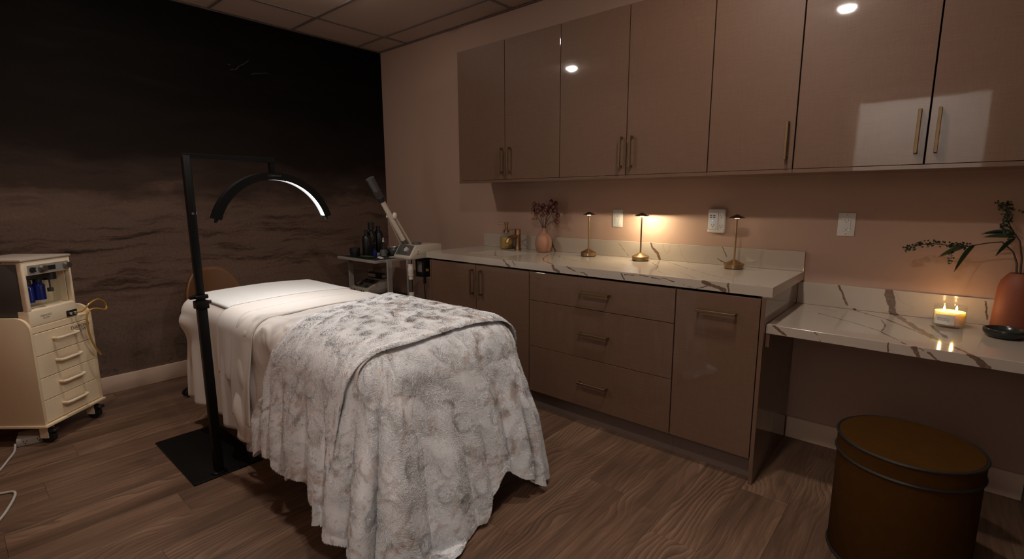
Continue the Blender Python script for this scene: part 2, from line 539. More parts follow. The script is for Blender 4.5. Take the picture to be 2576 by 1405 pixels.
def marble(name, veins, seed):
    m, nt, b = new_mat(name); g = G(nt)
    P = g.coord()
    w1 = g.vec('SCALE', g.vec('SUBTRACT', g.noise(P, 9, 4, 0.6, col=True), (0.5, 0.5, 0.5)), s=0.022)
    w2 = g.vec('SCALE', g.vec('SUBTRACT', g.noise(P, 55, 3, 0.6, col=True), (0.5, 0.5, 0.5)), s=0.010)
    D = g.vec('ADD', g.vec('ADD', P, w1), w2)
    d = g.seg_dist(D, veins)
    wid = g.math('ADD', g.math('MULTIPLY', g.noise(P, 16, 2), 1.5), 0.05)
    d = g.math('DIVIDE', d, wid)
    core = g.maprange(d, 1.15, 0.8, smooth=True)
    inner = g.math('MULTIPLY', g.maprange(d, 0.8, 0.35, smooth=True), g.maprange(g.noise(P, 70, 4, 0.7), 0.42, 0.62, smooth=True))
    Q = g.mapping(P, loc=(seed, seed * 2.3, 0))
    cloud = g.noise(Q, 2.2, 5, 0.55)
    hair = g.math('ABSOLUTE', g.math('SUBTRACT', g.noise(g.mapping(Q, scale=(1.8, 0.7, 1.2), rot=(0, 0, 0.5)), 1.6, 3, 0.5, 0.6), 0.5))
    hl = g.math('MULTIPLY', g.maprange(hair, 0.006, 0.0, smooth=True), g.maprange(cloud, 0.48, 0.6, smooth=True))
    c = g.mix(cloud, (0.3973, 0.333, 0.2738), (0.4531, 0.3861, 0.3231))
    c = g.mix(g.math('MULTIPLY', hl, 0.45), c, (0.36, 0.25, 0.17))
    c = g.mix(g.math('MULTIPLY', core, 0.95), c, (0.105, 0.058, 0.036))
    c = g.mix(g.math('MULTIPLY', inner, 0.5), c, (0.26, 0.17, 0.125))
    nt.links.new(c, b.inputs['Base Color'])
    setp(b, rough=0.10, spec=0.5)
    return m

def fur(name, pile=False):
    m, nt, b = new_mat(name); g = G(nt)
    U = g.coord('UV')
    blot = g.noise(U, 12.0, 5, 0.66, 1.3)
    fine = g.noise(U, 36.0, 4, 0.6, 1.2)
    spots = g.noise(U, 34.0, 4, 0.6, 1.5)
    area = g.noise(U, 2.2, 2)
    c = g.mix(fine, (0.86, 0.87, 0.91), (0.95, 0.965, 0.99))
    tan = g.math('MULTIPLY', g.maprange(blot, 0.50, 0.64, smooth=True), g.maprange(area, 0.35, 0.60, 0.45, 1.0))
    c = g.mix(g.math('MULTIPLY', tan, 0.68), c, (0.52, 0.385, 0.31))
    dk = g.math('MULTIPLY', g.maprange(spots, 0.63, 0.70, smooth=True), g.maprange(area, 0.30, 0.55, 0.5, 1.0))
    c = g.mix(g.math('MULTIPLY', dk, 0.55), c, (0.24, 0.20, 0.195))
    nt.links.new(c, b.inputs['Base Color'])
    setp(b, rough=0.9, spec=0.05)
    if pile:
        at = g.n('ShaderNodeAttribute', attribute_name='surf_n')
        ge = g.n('ShaderNodeNewGeometry')
        nv = g.vec('NORMALIZE', g.vec('ADD', g.vec('SCALE', at.outputs['Vector'], s=0.5), g.vec('SCALE', ge.outputs['Normal'], s=0.5)))
        nt.links.new(nv, b.inputs['Normal'])
    return m

def sheet_mat(name, col, quilt=False):
    m, nt, b = new_mat(name); g = G(nt)
    P = g.coord()
    setp(b, col=col, rough=0.8, spec=0.15, sheen=0.1)
    if quilt:
        w = g.n('ShaderNodeTexWave', wave_type='BANDS', bands_direction='X', wave_profile='TRI')
        z = g.n('ShaderNodeTexWave', wave_type='BANDS', bands_direction='Y', wave_profile='TRI')
        z.inputs['Scale'].default_value = 9
        nt.links.new(P, z.inputs[0])
        off = g.n('ShaderNodeCombineXYZ'); nt.links.new(g.math('MULTIPLY', z.outputs[1], 0.03), off.inputs[0])
        nt.links.new(g.vec('ADD', P, off.outputs[0]), w.inputs[0])
        w.inputs['Scale'].default_value = 22
        h = g.math('ADD', w.outputs[1], g.math('MULTIPLY', g.noise(P, 300, 2), 0.5))
        nt.links.new(g.bump(h, 0.55, 0.004), b.inputs['Normal'])
    else:
        h = g.math('ADD', g.noise(P, 500, 2), g.math('MULTIPLY', g.noise(P, 14, 4), 2.0))
        nt.links.new(g.bump(h, 0.12, 0.003), b.inputs['Normal'])
    return m

M_WALL = wall_paint()
M_MURAL = mural()
M_PLANK = plank_mat()
M_LINEN = linen()
M_MARB_C = marble('quartz_counter', VEIN_C, 1.7)
M_MARB_D = marble('quartz_desk', VEIN_D, 5.1)
M_FUR = fur('plush_fur')
M_FUR_PILE = fur('plush_fur_pile', True)
M_SHEET = sheet_mat('white_sheet', (0.72, 0.67, 0.635))
M_TOWEL = sheet_mat('white_towel', (0.80, 0.785, 0.77), True)
M_TILE = simple('ceiling_tile', (0.62, 0.49, 0.41), 0.9, 0.25, 300)
M_GRID = simple('ceiling_bar', (0.24, 0.19, 0.17), 0.5)
M_SLAB = simple('plaster_slab', (0.3, 0.27, 0.25), 0.9)
M_BASEB = simple('baseboard_paint', (0.62, 0.45, 0.345), 0.45)
M_WHITE_WALL = simple('corridor_paint', (0.75, 0.73, 0.70), 0.8)
M_UNDER = simple('subfloor', (0.04, 0.03, 0.025), 0.9)
M_GAP_SHADE = simple('carcass_gap_shade', (0.012, 0.010, 0.009), 0.8)  # carcass coloured near-black to paint in the shade of the door gaps
M_TOE = simple('toe_kick', (0.15, 0.105, 0.088), 0.5)
M_BRONZE = simple('aged_bronze', (0.20, 0.135, 0.07), 0.42, metal=0.85, var=0.12)
M_BRASS = simple('brushed_brass', (0.38, 0.255, 0.14), 0.36, metal=1.0, var=0.1)
M_BRASS_D = simple('antique_brass', (0.36, 0.215, 0.115), 0.36, metal=1.0, var=0.1)
M_BLACK = simple('black_metal', (0.0045, 0.0045, 0.0045), 0.42, spec=0.18)
M_BLACKP = simple('black_plastic', (0.012, 0.012, 0.013), 0.4)
M_RUBBER = simple('black_rubber', (0.01, 0.01, 0.01), 0.7)
M_STEEL = simple('chrome', (0.6, 0.6, 0.6), 0.15, metal=1.0)
M_STEELD = simple('steel', (0.42, 0.40, 0.38), 0.3, metal=1.0)
M_WPLAST = simple('white_plastic', (0.62, 0.60, 0.57), 0.38)
M_CREAM = simple('cream_enamel', (0.90, 0.73, 0.50), 0.38)
M_CREAM2 = simple('cream_plastic', (0.90, 0.76, 0.56), 0.4)
M_GREYP = simple('grey_plastic', (0.075, 0.07, 0.068), 0.45)
M_GREYL = simple('light_grey_plastic', (0.30, 0.28, 0.26), 0.45)
M_BEIGE = simple('beige_plastic', (0.46, 0.39, 0.32), 0.4)
M_TROL = simple('trolley_enamel', (0.36, 0.33, 0.295), 0.45)
M_GREYMAT = simple('dark_mat', (0.028, 0.030, 0.027), 0.6)
M_SLOT = simple('socket_hole', (0.02, 0.016, 0.014), 0.7)
M_INK = simple('dark_ink', (0.045, 0.035, 0.03), 0.6)
M_INKG = simple('grey_ink', (0.10, 0.098, 0.095), 0.6)
M_PINKV = simple('pink_clay', (0.33, 0.16, 0.10), 0.6, 0.2, 90)
M_TERRA = simple('terracotta', (0.185, 0.044, 0.016), 0.65, 0.2, 120)
M_BOWL = simple('black_stone', (0.018, 0.022, 0.020), 0.22)
M_VELVET = simple('mustard_velvet', (0.050, 0.0195, 0.0025), 0.9, 0.25, 30, var=0.25, spec=0.08)
M_PIPING = simple('dark_piping', (0.012, 0.011, 0.010), 0.5)
M_BLUE = simple('cobalt_plastic', (0.008, 0.018, 0.16), 0.15)
M_GLASS = thin_glass('thin_glass')
M_GLASSD = thin_glass('smoked_glass', (0.75, 0.78, 0.78))
M_SOAP = simple('amber_soap', (0.42, 0.27, 0.065), 0.25, coat=0.5)
M_LEAF = simple('dark_leaf', (0.018, 0.040, 0.020), 0.4, var=0.3, bscale=30)
M_STEM = simple('plant_stem', (0.035, 0.022, 0.014), 0.6)
M_BERRYG = simple('green_berry', (0.030, 0.045, 0.022), 0.45, var=0.3)
M_BERRY = simple('dried_berry', (0.10, 0.033, 0.027), 0.4, var=0.5, bscale=45)
M_BERRYL = simple('pale_berry', (0.34, 0.17, 0.11), 0.45, var=0.4, bscale=45)
M_SINK = simple('white_ceramic', (0.72, 0.68, 0.63), 0.15)
M_LABEL = simple('paper_label', (0.72, 0.66, 0.58), 0.7)
M_LEATHER = simple('brown_leather', (0.135, 0.055, 0.018), 0.5, 0.2, 200)
M_HOSE = simple('amber_hose', (0.52, 0.30, 0.06), 0.25, coat=0.4)
M_CORD = simple('white_cord', (0.50, 0.47, 0.43), 0.5)
M_CORDB = simple('black_cord', (0.01, 0.01, 0.01), 0.5)
M_GREENPK = simple('green_packet', (0.035, 0.085, 0.02), 0.4)
M_YELLOW = simple('yellow_tag', (0.60, 0.35, 0.02), 0.5)
M_PAPER = simple('white_paper', (0.6, 0.57, 0.52), 0.7)
M_GREEN_LED = emit('green_led', (0.15, 0.9, 0.5), 0.7)
M_BLUE_LED = emit('blue_led', (0.1, 0.25, 1.0), 1.4)
M_WAX, _nt, _b = new_mat('candle_wax')
setp(_b, col=(0.98, 0.84, 0.56), rough=0.4, sss=1.0)
_b.inputs['Subsurface Radius'].default_value = (1.0, 0.62, 0.26)
_b.inputs['Subsurface Scale'].default_value = 0.045
M_IVORY = simple('ivory_plastic', (0.60, 0.525, 0.44), 0.4)
M_FROST = thin_glass('frosted_bottle', (0.72, 0.75, 0.76))

# ================================================================= the setting
H = 2.6385          # ceiling height
XL, YF = -3.4, -4.525  # left wall and wall behind the camera
YD0, YD1, ZD = -3.44, -4.36, 2.16   # doorway in the left wall

f = MB().box(XL - 1.6, 0.12, YF - 0.12, 0.12, -0.12, -0.012).build('floor', M_UNDER)
struct(f)
PW, PL = 0.19, 1.22
pm = MB().box(-PL / 2 + 0.0003, PL / 2 - 0.0003, -PW / 2 + 0.0003, PW / 2 - 0.0003, -0.012, 0.0, 0.0005, 1).mesh('plank', M_PLANK, smooth=False)
row = 0
y = 0.03
while y > YF - 0.05:
    x = XL - 0.1 + ((row * 0.437) % 1.0) * PL - PL
    while x < 0.05:
        cx0, cx1 = max(x, XL - 0.06), min(x + PL, 0.06)
        if cx1 - cx0 > 0.05:
            if cx1 - cx0 > PL - 1e-4:
                me = pm
            else:
                me = MB().box(-(cx1 - cx0) / 2 + 0.0003, (cx1 - cx0) / 2 - 0.0003, -PW / 2 + 0.0003, PW / 2 - 0.0003, -0.012, 0.0, 0.0005, 1).mesh('plank', M_PLANK, smooth=False)
            o = link('plank', me, f)
            o.location = ((cx0 + cx1) / 2, y - PW / 2, 0)
        x += PL
    row += 1
    y -= PW
struct(MB().box(XL - 1.6, XL - 0.06, YF - 0.05, -2.2, -0.012, 0.0).build('floor_corridor', M_PLANK, smooth=False))

struct(MB().box(XL - 0.1, 0.1, 0.0, 0.1, 0.0, H + 0.1).build('wall_back', M_MURAL, smooth=False))
struct(MB().box(0.0, 0.1, YF - 0.1, 0.0, 0.0, H + 0.1).build('wall_right', M_WALL, smooth=False))
M_WALL_CUT = simple('wall_bounce_cut', (0.10, 0.07, 0.058), 0.7, 0.1, 200)  # wall behind the camera, colour darkened to cut bounce light under the desk
struct(MB().box(XL - 0.1, 0.0, YF - 0.1, YF, 0.0, H + 0.1).build('wall_front', M_WALL_CUT, smooth=False))
wl = MB()
wl.box(XL - 0.1, XL, YD0, 0.0, 0.0, H + 0.1)
wl.box(XL - 0.1, XL, YF, YD1, 0.0, H + 0.1)
wl.box(XL - 0.1, XL, YD1, YD0, ZD, H + 0.1)
struct(wl.build('wall_left', M_WALL, smooth=False))
# door casing of the open doorway and the bright corridor behind it
dr = MB()
for yy, s in ((YD0, 1), (YD1, -1)):
    dr.box(XL - 0.105, XL + 0.015, min(yy - s * 0.02, yy + s * 0.06), max(yy - s * 0.02, yy + s * 0.06), 0.0, ZD + 0.06, 0.003)
dr.box(XL - 0.105, XL + 0.015, YD1 + 0.0205, YD0 - 0.0205, ZD - 0.02, ZD + 0.06, 0.003)
struct(dr.build('door_1', M_BASEB))
struct(MB().box(XL - 1.62, XL - 1.5, YF - 0.05, -2.2, 0.0, H).build('wall_corridor', M_WHITE_WALL, smooth=False))
struct(MB().box(XL - 1.62, XL - 0.1, -2.2, -2.1, 0.0, H).build('wall_corridor_end', M_WHITE_WALL, smooth=False))
struct(MB().box(XL - 1.62, XL - 0.1, YF - 0.15, YF - 0.05, 0.0, H).build('wall_corridor_near', M_WHITE_WALL, smooth=False))

# suspended ceiling: slab, lay-in tiles, T-bars
ce = MB().box(XL - 1.62, 0.1, YF - 0.15, 0.1, H + 0.012, H + 0.1).build('ceiling', M_SLAB, smooth=False)
struct(ce)
gx = [0.0, -0.25, -0.855, -1.46, -2.065, -2.67, -3.275, XL]
gy = [0.0, -0.42, -1.64, -2.86, -4.08, YF]
for xa, xb in zip(gx[:-1], gx[1:]):
    for ya, yb in zip(gy[:-1], gy[1:]):
        t = MB().box(xb + 0.003, xa - 0.003, yb + 0.003, ya - 0.003, H + 0.002, H + 0.011, 0.001, 1).build('tile', M_TILE, ce, smooth=False)
for xa in gx[1:-1]:
    MB().box(xa - 0.012, xa + 0.012, YF, 0.0, H - 0.004, H + 0.0015).build('ceiling_bar', M_GRID, ce, smooth=False)
for ya in gy[1:-1]:
    for xa, xb in zip(gx[:-1], gx[1:]):
        MB().box(xb + 0.0125, xa - 0.0125, ya - 0.012, ya + 0.012, H - 0.004, H + 0.0015).build('ceiling_bar', M_GRID, ce, smooth=False)
for (a, bx) in (((-0.022, 0.0, YF, 0.0), 0), ((XL, -0.022, -0.022, 0.0), 0)):
    MB().box(a[0], a[1], a[2], a[3], H - 0.006, H - 0.0045).build('wall_angle', M_GRID, ce, smooth=False)

struct(MB().box(XL, -0.0005, -0.014, -0.0005, 0.0005, 0.118, 0.003).build('baseboard_back', M_BASEB))
struct(MB().box(-0.014, -0.0005, YF + 0.001, -3.6121, 0.0005, 0.118, 0.003).build('baseboard_right', M_BASEB))
struct(MB().box(-0.014, -0.0005, -1.31, -0.0145, 0.0005, 0.118, 0.003).build('baseboard_corner', M_BASEB))

# recessed ceiling lights
for k, (x, yv, side, lab) in {'a': (-0.97, -1.03, 'bed', 'round recessed ceiling light in the tile above the bed head'),
                              'b': (-2.326, -1.037, 'cart', 'round recessed ceiling light nearest the treatment cart'),
                              'c': (-2.249, -3.468, 'door', 'round recessed ceiling light nearest the open doorway'),
                              'd': (-1.16, -3.47, 'stool', 'round recessed ceiling light over the floor before the desk')}.items():
    t = thing('ceiling_downlight', lab, 'ceiling light', (x, yv, H), 0, 'recessed ceiling lights')
    MB().lathe([(0.050, -0.0005), (0.070, -0.0005), (0.072, -0.004), (0.066, -0.007), (0.052, -0.004), (0.050, -0.0005)], 40).build('trim_ring', M_WPLAST, t)
    MB().lathe([(0.0, -0.024), (0.022, -0.0225), (0.038, -0.017), (0.048, -0.008), (0.0515, -0.003)], 40).build('diffuser', emit('downlight_' + k, WARM, E_DOWN[k]), t)
# corridor ceiling panel
t = thing('corridor_ceiling_panel', 'square light panel on the corridor ceiling outside the doorway', 'ceiling light', (XL - 0.8, -3.6, H + 0.01), 0)
MB().box(-0.32, 0.32, -0.62, 0.62, -0.012, 0.0).build('frame', M_WPLAST, t)
MB().box(-0.30, 0.30, -0.60, 0.60, -0.014, -0.0125).build('diffuser', emit('corridor_panel', COOL, E_HALL), t, smooth=False)

# ================================================================= cabinets
def bw(mb, name, mat, t, smooth=True, angle=35):
    """build a part given in room coordinates under a thing that stands at t.location"""
    bmesh.ops.transform(mb.bm, matrix=Matrix.Translation(-t.location), verts=mb.bm.verts)
    return mb.build(name, mat, t, smooth, angle)

def bar_pull(xf, y0, z0, y1, z1, parent, t):
    """square bar handle on a front at x=xf from (y0,z0) to (y1,z1)"""
    mb = MB()
    s = 0.0055
    if abs(y1 - y0) < 1e-6:
        mb.box(xf - 0.034, xf - 0.023, y0 - s, y0 + s, z0, z1, 0.001, 1)
        for z in (z0 + 0.0055, z1 - 0.0055):
            mb.box(xf - 0.0232, xf - 0.0001, y0 - s, y0 + s, z - s, z + s)
    else:
        mb.box(xf - 0.034, xf - 0.023, min(y0, y1), max(y0, y1), z0 - s, z0 + s, 0.001, 1)
        for yy in (min(y0, y1) + 0.0055, max(y0, y1) - 0.0055):
            mb.box(xf - 0.0232, xf - 0.0001, yy - s, yy + s, z0 - s, z0 + s)
    bmesh.ops.transform(mb.bm, matrix=Matrix.Translation(-t.location), verts=mb.bm.verts)
    return mb.build('handle', M_BRONZE, parent, smooth=False)

DU, ZU, ZB, ZT = -0.342, 1.4211, 1.4021, 2.3162
def upper(y0, y1, doors, handles, label):
    t = thing('wall_cabinet', label, 'cabinet', (0, (y0 + y1) / 2, ZB), 0, 'wall cabinets over the counter')
    mb = MB()
    g = 0.0006
    x0, x1 = DU + 0.021, -0.0005
    mb.box(x0, x1, y1 + g, y1 + 0.018, ZB + 0.018, ZT)
    mb.box(x0, x1, y0 - 0.018, y0 - g, ZB + 0.018, ZT)
    mb.box(x0, x1, y1 + 0.0185, y0 - 0.0185, ZT - 0.018, ZT)
    mb.box(-0.008, x1, y1 + 0.0185, y0 - 0.0185, ZB + 0.019, ZT - 0.0185)
    bw(mb, 'body', M_GAP_SHADE, t, False)
    bw(MB().box(DU, x1, y1 + g, y0 - g, ZB, ZB + 0.0172, 0.0008, 1), 'bottom_rail', M_LINEN, t, False)
    for (a, b), hy in zip(doors, handles):
        d = bw(MB().box(DU, DU + 0.019, b + 0.0027, a - 0.0027, ZU, ZT, 0.0008, 1), 'door', M_LINEN, t, False)
        if hy is not None:
            bar_pull(DU, hy, 1.462, hy, 1.630, d, t)
    return t
upper(-1.404, -2.3087, [(-1.404, -1.857), (-1.857, -2.3087)], [-1.831, -1.902], 'taupe linen-look wall cabinet with two doors, farthest, near the corner')
upper(-2.3087, -3.2188, [(-2.3087, -2.7642), (-2.7642, -3.2188)], [-2.7365, -2.80], 'taupe linen-look wall cabinet with two doors above the lit brass lamp')
upper(-3.2188, -3.603, [(-3.2188, -3.603)], [-3.573], 'narrow taupe wall cabinet with a single door and one handle')
upper(-3.603, -4.523, [(-3.603, -4.0641), (-4.0641, -4.523)], [-4.034, -4.0945], 'taupe linen-look wall cabinet with two doors above the desk')

DF, ZC = -0.634, 0.8712      # door fronts, underside of counter
ZK = 0.1213
def carcass(t, y0, y1, low=0.12):
    mb = MB(); g = 0.0006
    x0, x1 = DF + 0.021, -0.0005
    mb.box(x0, x1, y1 + g, y1 + 0.018, ZK, ZC - 0.0006)
    mb.box(x0, x1, y0 - 0.018, y0 - g, ZK, ZC - 0.0006)
    mb.box(x0, x1, y1 + 0.0185, y0 - 0.0185, ZK, ZK + 0.018)
    mb.box(-0.012, x1, y1 + 0.0185, y0 - 0.0185, ZK + 0.0185, ZC - 0.0006)
    bw(mb, 'body', M_GAP_SHADE, t, False)
    bw(MB().box(DF + 0.06, DF + 0.078, y1 + g, y0 - g, 0.0005, ZK - 0.0006), 'toe_kick', M_TOE, t, False)
ZG = ZC - 0.011
# sink base
t = thing('base_cabinet', 'taupe sink base cabinet with two doors under the wash basin', 'cabinet', (0, -1.85, 0), 0, 'base cabinets under the marble counter')
carcass(t, -1.3855, -2.3053)
bw(MB().box(DF + 0.002, DF + 0.02, -1.3995, -1.3862, ZK, ZG), 'filler_strip', M_LINEN, t, False)
for a, b, hy in ((-1.401, -1.8536, -1.825), (-1.8536, -2.3053, -1.9045)):
    d = bw(MB().box(DF, DF + 0.019, b + 0.0027, a - 0.0027, ZK, ZG, 0.0008, 1), 'door', M_LINEN, t, False)
    bar_pull(DF, hy, 0.666, hy, 0.833, d, t)
# drawers
t = thing('base_cabinet', 'taupe base cabinet with three stacked wide drawers', 'cabinet', (0, -2.76, 0), 0, 'base cabinets under the marble counter')
carcass(t, -2.3053, -3.211)
for z0, z1, hz in ((0.691, ZG, 0.782), (0.4075, 0.688, 0.551), (ZK, 0.4045, 0.264)):
    d = bw(MB().box(DF, DF + 0.019, -3.211 + 0.0027, -2.3053 - 0.0027, z0, z1, 0.0008, 1), 'drawer', M_LINEN, t, False)
    bar_pull(DF, -2.670, hz, -2.856, hz, d, t)
# pull-out bin cabinet
t = thing('base_cabinet', 'taupe base cabinet with one tall pull-out front and horizontal handle', 'cabinet', (0, -3.4, 0), 0, 'base cabinets under the marble counter')
carcass(t, -3.211, -3.5901)
d = bw(MB().box(DF, DF + 0.019, -3.5901 + 0.0027, -3.211 - 0.0027, ZK, ZG, 0.0008, 1), 'door', M_LINEN, t, False)
bar_pull(DF, -3.317, 0.7785, -3.495, 0.7785, d, t)
t = thing('end_panel', 'taupe end panel closing the right end of the base cabinets', 'panel', (0, -3.6, 0))
bw(MB().box(DF - 0.001, -0.0005, -3.6085, -3.5915, 0.0005, ZC - 0.0006, 0.0008, 1), 'panel', M_LINEN, t, False)

# marble counter with a cut-out for the basin
YL, YR, DC, ZTOP = -1.3375, -3.6279, -0.6225, 0.914
SX0, SX1, SY0, SY1 = -0.500, -0.215, -1.640, -1.995      # basin opening
t = thing('marble_counter', 'white quartz counter with brown veins and low backsplash over base cabinets', 'counter', (0, -2.5, ZC))
mb = MB()
z0, z1 = ZC, ZTOP
bmc = mb.bm
ox = [DC, SX0, SX1, -0.0005]
oy = [YL, SY0, SY1, YR]
def ring(z):
    return [[bmc.verts.new((x, yy, z)) for yy in oy] for x in ox]
A, Bq = ring(z0), ring(z1)
for i in range(3):
    for j in range(3):
        if i == 1 and j == 1: continue
        bmc.faces.new((Bq[i][j], Bq[i + 1][j], Bq[i + 1][j + 1], Bq[i][j + 1]))
        bmc.faces.new((A[i][j], A[i][j + 1], A[i + 1][j + 1], A[i + 1][j]))
for i in range(3):
    bmc.faces.new((A[i][0], A[i + 1][0], Bq[i + 1][0], Bq[i][0])); bmc.faces.new((A[i][3], Bq[i][3], Bq[i + 1][3], A[i + 1][3]))
    bmc.faces.new((A[0][i], Bq[0][i], Bq[0][i + 1], A[0][i + 1])); bmc.faces.new((A[3][i], A[3][i + 1], Bq[3][i + 1], Bq[3][i]))
for (p, q) in (((1, 1), (2, 1)), ((2, 1), (2, 2)), ((2, 2), (1, 2)), ((1, 2), (1, 1))):
    bmc.faces.new((A[p[0]][p[1]], A[q[0]][q[1]], Bq[q[0]][q[1]], Bq[p[0]][p[1]]))
bmesh.ops.recalc_face_normals(bmc, faces=bmc.faces)
o = bw(mb, 'worktop', M_MARB_C, t, False)
# texture in room coordinates: shift the object origin instead of the mesh
def room_coords(o, t):
    o.data.transform(Matrix.Translation(t.location)); o.location = -t.location
room_coords(o, t)
o = bw(MB().box(-0.020, -0.0005, YR, YL, ZTOP + 0.0003, ZTOP + 0.1032, 0.0012, 1), 'backsplash', M_MARB_C, t, False)
room_coords(o, t)
# undermount basin
t = thing('wash_basin', 'white rectangular undermount basin sunk into the counter', 'sink', ((SX0 + SX1) / 2, (SY0 + SY1) / 2, 0.72))
mb = MB()
a, b, c_, d_ = SX0 - 0.006, SX1 + 0.006, SY1 - 0.006, SY0 + 0.006
zt, zb = ZC - 0.0008, 0.735
mb.box(a - 0.015, a, c_ - 0.015, d_ + 0.015, zb, zt); mb.box(b, b + 0.015, c_ - 0.015, d_ + 0.015, zb, zt)
mb.box(a, b, c_ - 0.015, c_, zb, zt); mb.box(a, b, d_, d_ + 0.015, zb, zt)
mb.box(a - 0.015, b + 0.015, c_ - 0.015, d_ + 0.015, zb - 0.015, zb)
bw(mb, 'bowl', M_SINK, t, False)
bw(MB().lathe([(0, 0.002), (0.02, 0.002), (0.022, 0.0002)], 24, ((SX0 + SX1) / 2, (SY0 + SY1) / 2, zb)), 'drain', M_STEEL, t)

# lower desk counter
DD, ZDK = -0.606, 0.748
t = thing('marble_desk', 'lower white quartz desk top with bold brown veins and backsplash', 'desk', (0, -4.07, ZDK - 0.0406))
o = bw(MB().box(DD, -0.0005, YF + 0.0005, -3.6092, ZDK - 0.0406, ZDK, 0.0015, 1), 'desk_top', M_MARB_D, t, False); room_coords(o, t)
o = bw(MB().box(-0.020, -0.0005, YF + 0.0005, -3.6092, ZDK + 0.0003, ZDK + 0.1131, 0.0012, 1), 'backsplash', M_MARB_D, t, False); room_coords(o, t)
bw(MB().box(DD + 0.003, -0.03, -3.6265, -3.6092, ZDK - 0.0406 - 0.062, ZDK - 0.0412, 0.001, 1), 'support_cleat', M_LINEN, t, False)

# ================================================================= things on the counter
def table_lamp(x, y, e, btn, label):
    t = thing('table_lamp', label, 'lamp', (x, y, ZTOP + 0.0003), 0, 'brass table lamps along the backsplash')
    mat = M_BRASS
    MB().lathe([(0, 0.0), (0.046, 0.0), (0.046, 0.004), (0, 0.004)], 40).build('foot_pad', M_RUBBER, t)
    b = MB().lathe([(0, 0.0042), (0.049, 0.0042), (0.049, 0.0225), (0.053, 0.0235), (0.053, 0.026), (0.012, 0.046), (0.0055, 0.0495), (0, 0.0495)], 48).build('base', mat, t)
    a = btn
    MB().cyl((0.0488 * math.cos(a), 0.0488 * math.sin(a), 0.013), (0.0505 * math.cos(a), 0.0505 * math.sin(a), 0.013), 0.0035, n=12).build('charge_port', M_STEEL, b)
    MB().lathe([(0, 0.0497), (0.0048, 0.0497), (0.0048, 0.25), (0.0065, 0.262), (0.0085, 0.2685), (0, 0.2685)], 20).build('stem', mat, t)
    MB().lathe([(0, 0.2687), (0.0115, 0.2687), (0.0115, 0.2745), (0, 0.2745)], 24).build('light_diffuser', emit('table_lamp_glow', (1.0, 0.82, 0.52), e), t)
    MB().lathe([(0.0, 0.2790), (0.006, 0.2790), (0.0395, 0.2705), (0.041, 0.2710), (0.0385, 0.2735), (0.003, 0.2905), (0, 0.292)], 40).build('shade', M_BRASS_D, t)
    return t
table_lamp(-0.125, -2.397, E_TABLE['dim'], PI * 1.15, 'slim brass table lamp nearest the pink vase, barely lit')
table_lamp(-0.125, -2.768, E_TABLE['bright'], PI * 1.45, 'slim brass table lamp in the middle, brightly lit')
table_lamp(-0.125, -3.315, E_TABLE['dim'], PI * 1.45, 'slim brass table lamp nearest the counter end, barely lit')

# soap dispenser
t = thing('soap_dispenser', 'clear glass soap dispenser with amber soap and brass pump beside faucet', 'dispenser', (-0.085, -1.640, ZTOP + 0.0004))
MB().lathe([(0, 0.0), (0.046, 0.0), (0.050, 0.006), (0.050, 0.078), (0.043, 0.098), (0.024, 0.112), (0.017, 0.118), (0.017, 0.128)], 40).build('glass_bottle', M_GLASS, t)
MB().lathe([(0, 0.002), (0.044, 0.002), (0.0475, 0.008), (0.0475, 0.077), (0.045, 0.086), (0, 0.086)], 40).build('soap', M_SOAP, t)
MB().lathe([(0, 0.122), (0.022, 0.122), (0.022, 0.142), (0.012, 0.146), (0.012, 0.150), (0.0115, 0.168), (0.0145, 0.19), (0.0145, 0.199), (0, 0.201)], 28).build('pump', M_BRASS, t)
MB().tube([(-0.006, 0.008, 0.190), (-0.03, 0.03, 0.190), (-0.042, 0.042, 0.186), (-0.046, 0.046, 0.178)], 0.0045, 10).build('spout', M_BRASS, t)

# faucet
t = thing('faucet', 'bronze single-lever faucet behind the wash basin', 'faucet', (-0.110, -1.775, ZTOP + 0.0004))
MB().lathe([(0, 0), (0.026, 0), (0.026, 0.004), (0.0215, 0.020), (0.0205, 0.11), (0.021, 0.112), (0.021, 0.118), (0.0205, 0.120), (0.0205, 0.152), (0.019, 0.154), (0, 0.154)], 36).build('body', M_BRASS_D, t)
MB().tube([(-0.012, 0.0, 0.098), (-0.07, 0.0, 0.098), (-0.098, 0.0, 0.094), (-0.116, 0.0, 0.080), (-0.124, 0.0, 0.058)], [0.0135, 0.0135, 0.0135, 0.013, 0.012], 16).build('spout', M_BRASS_D, t)
MB().tube([(0, 0, 0.149), (-0.03, 0.05, 0.150), (-0.045, 0.078, 0.150)], 0.0048, 10).build('lever', M_BRASS_D, t)

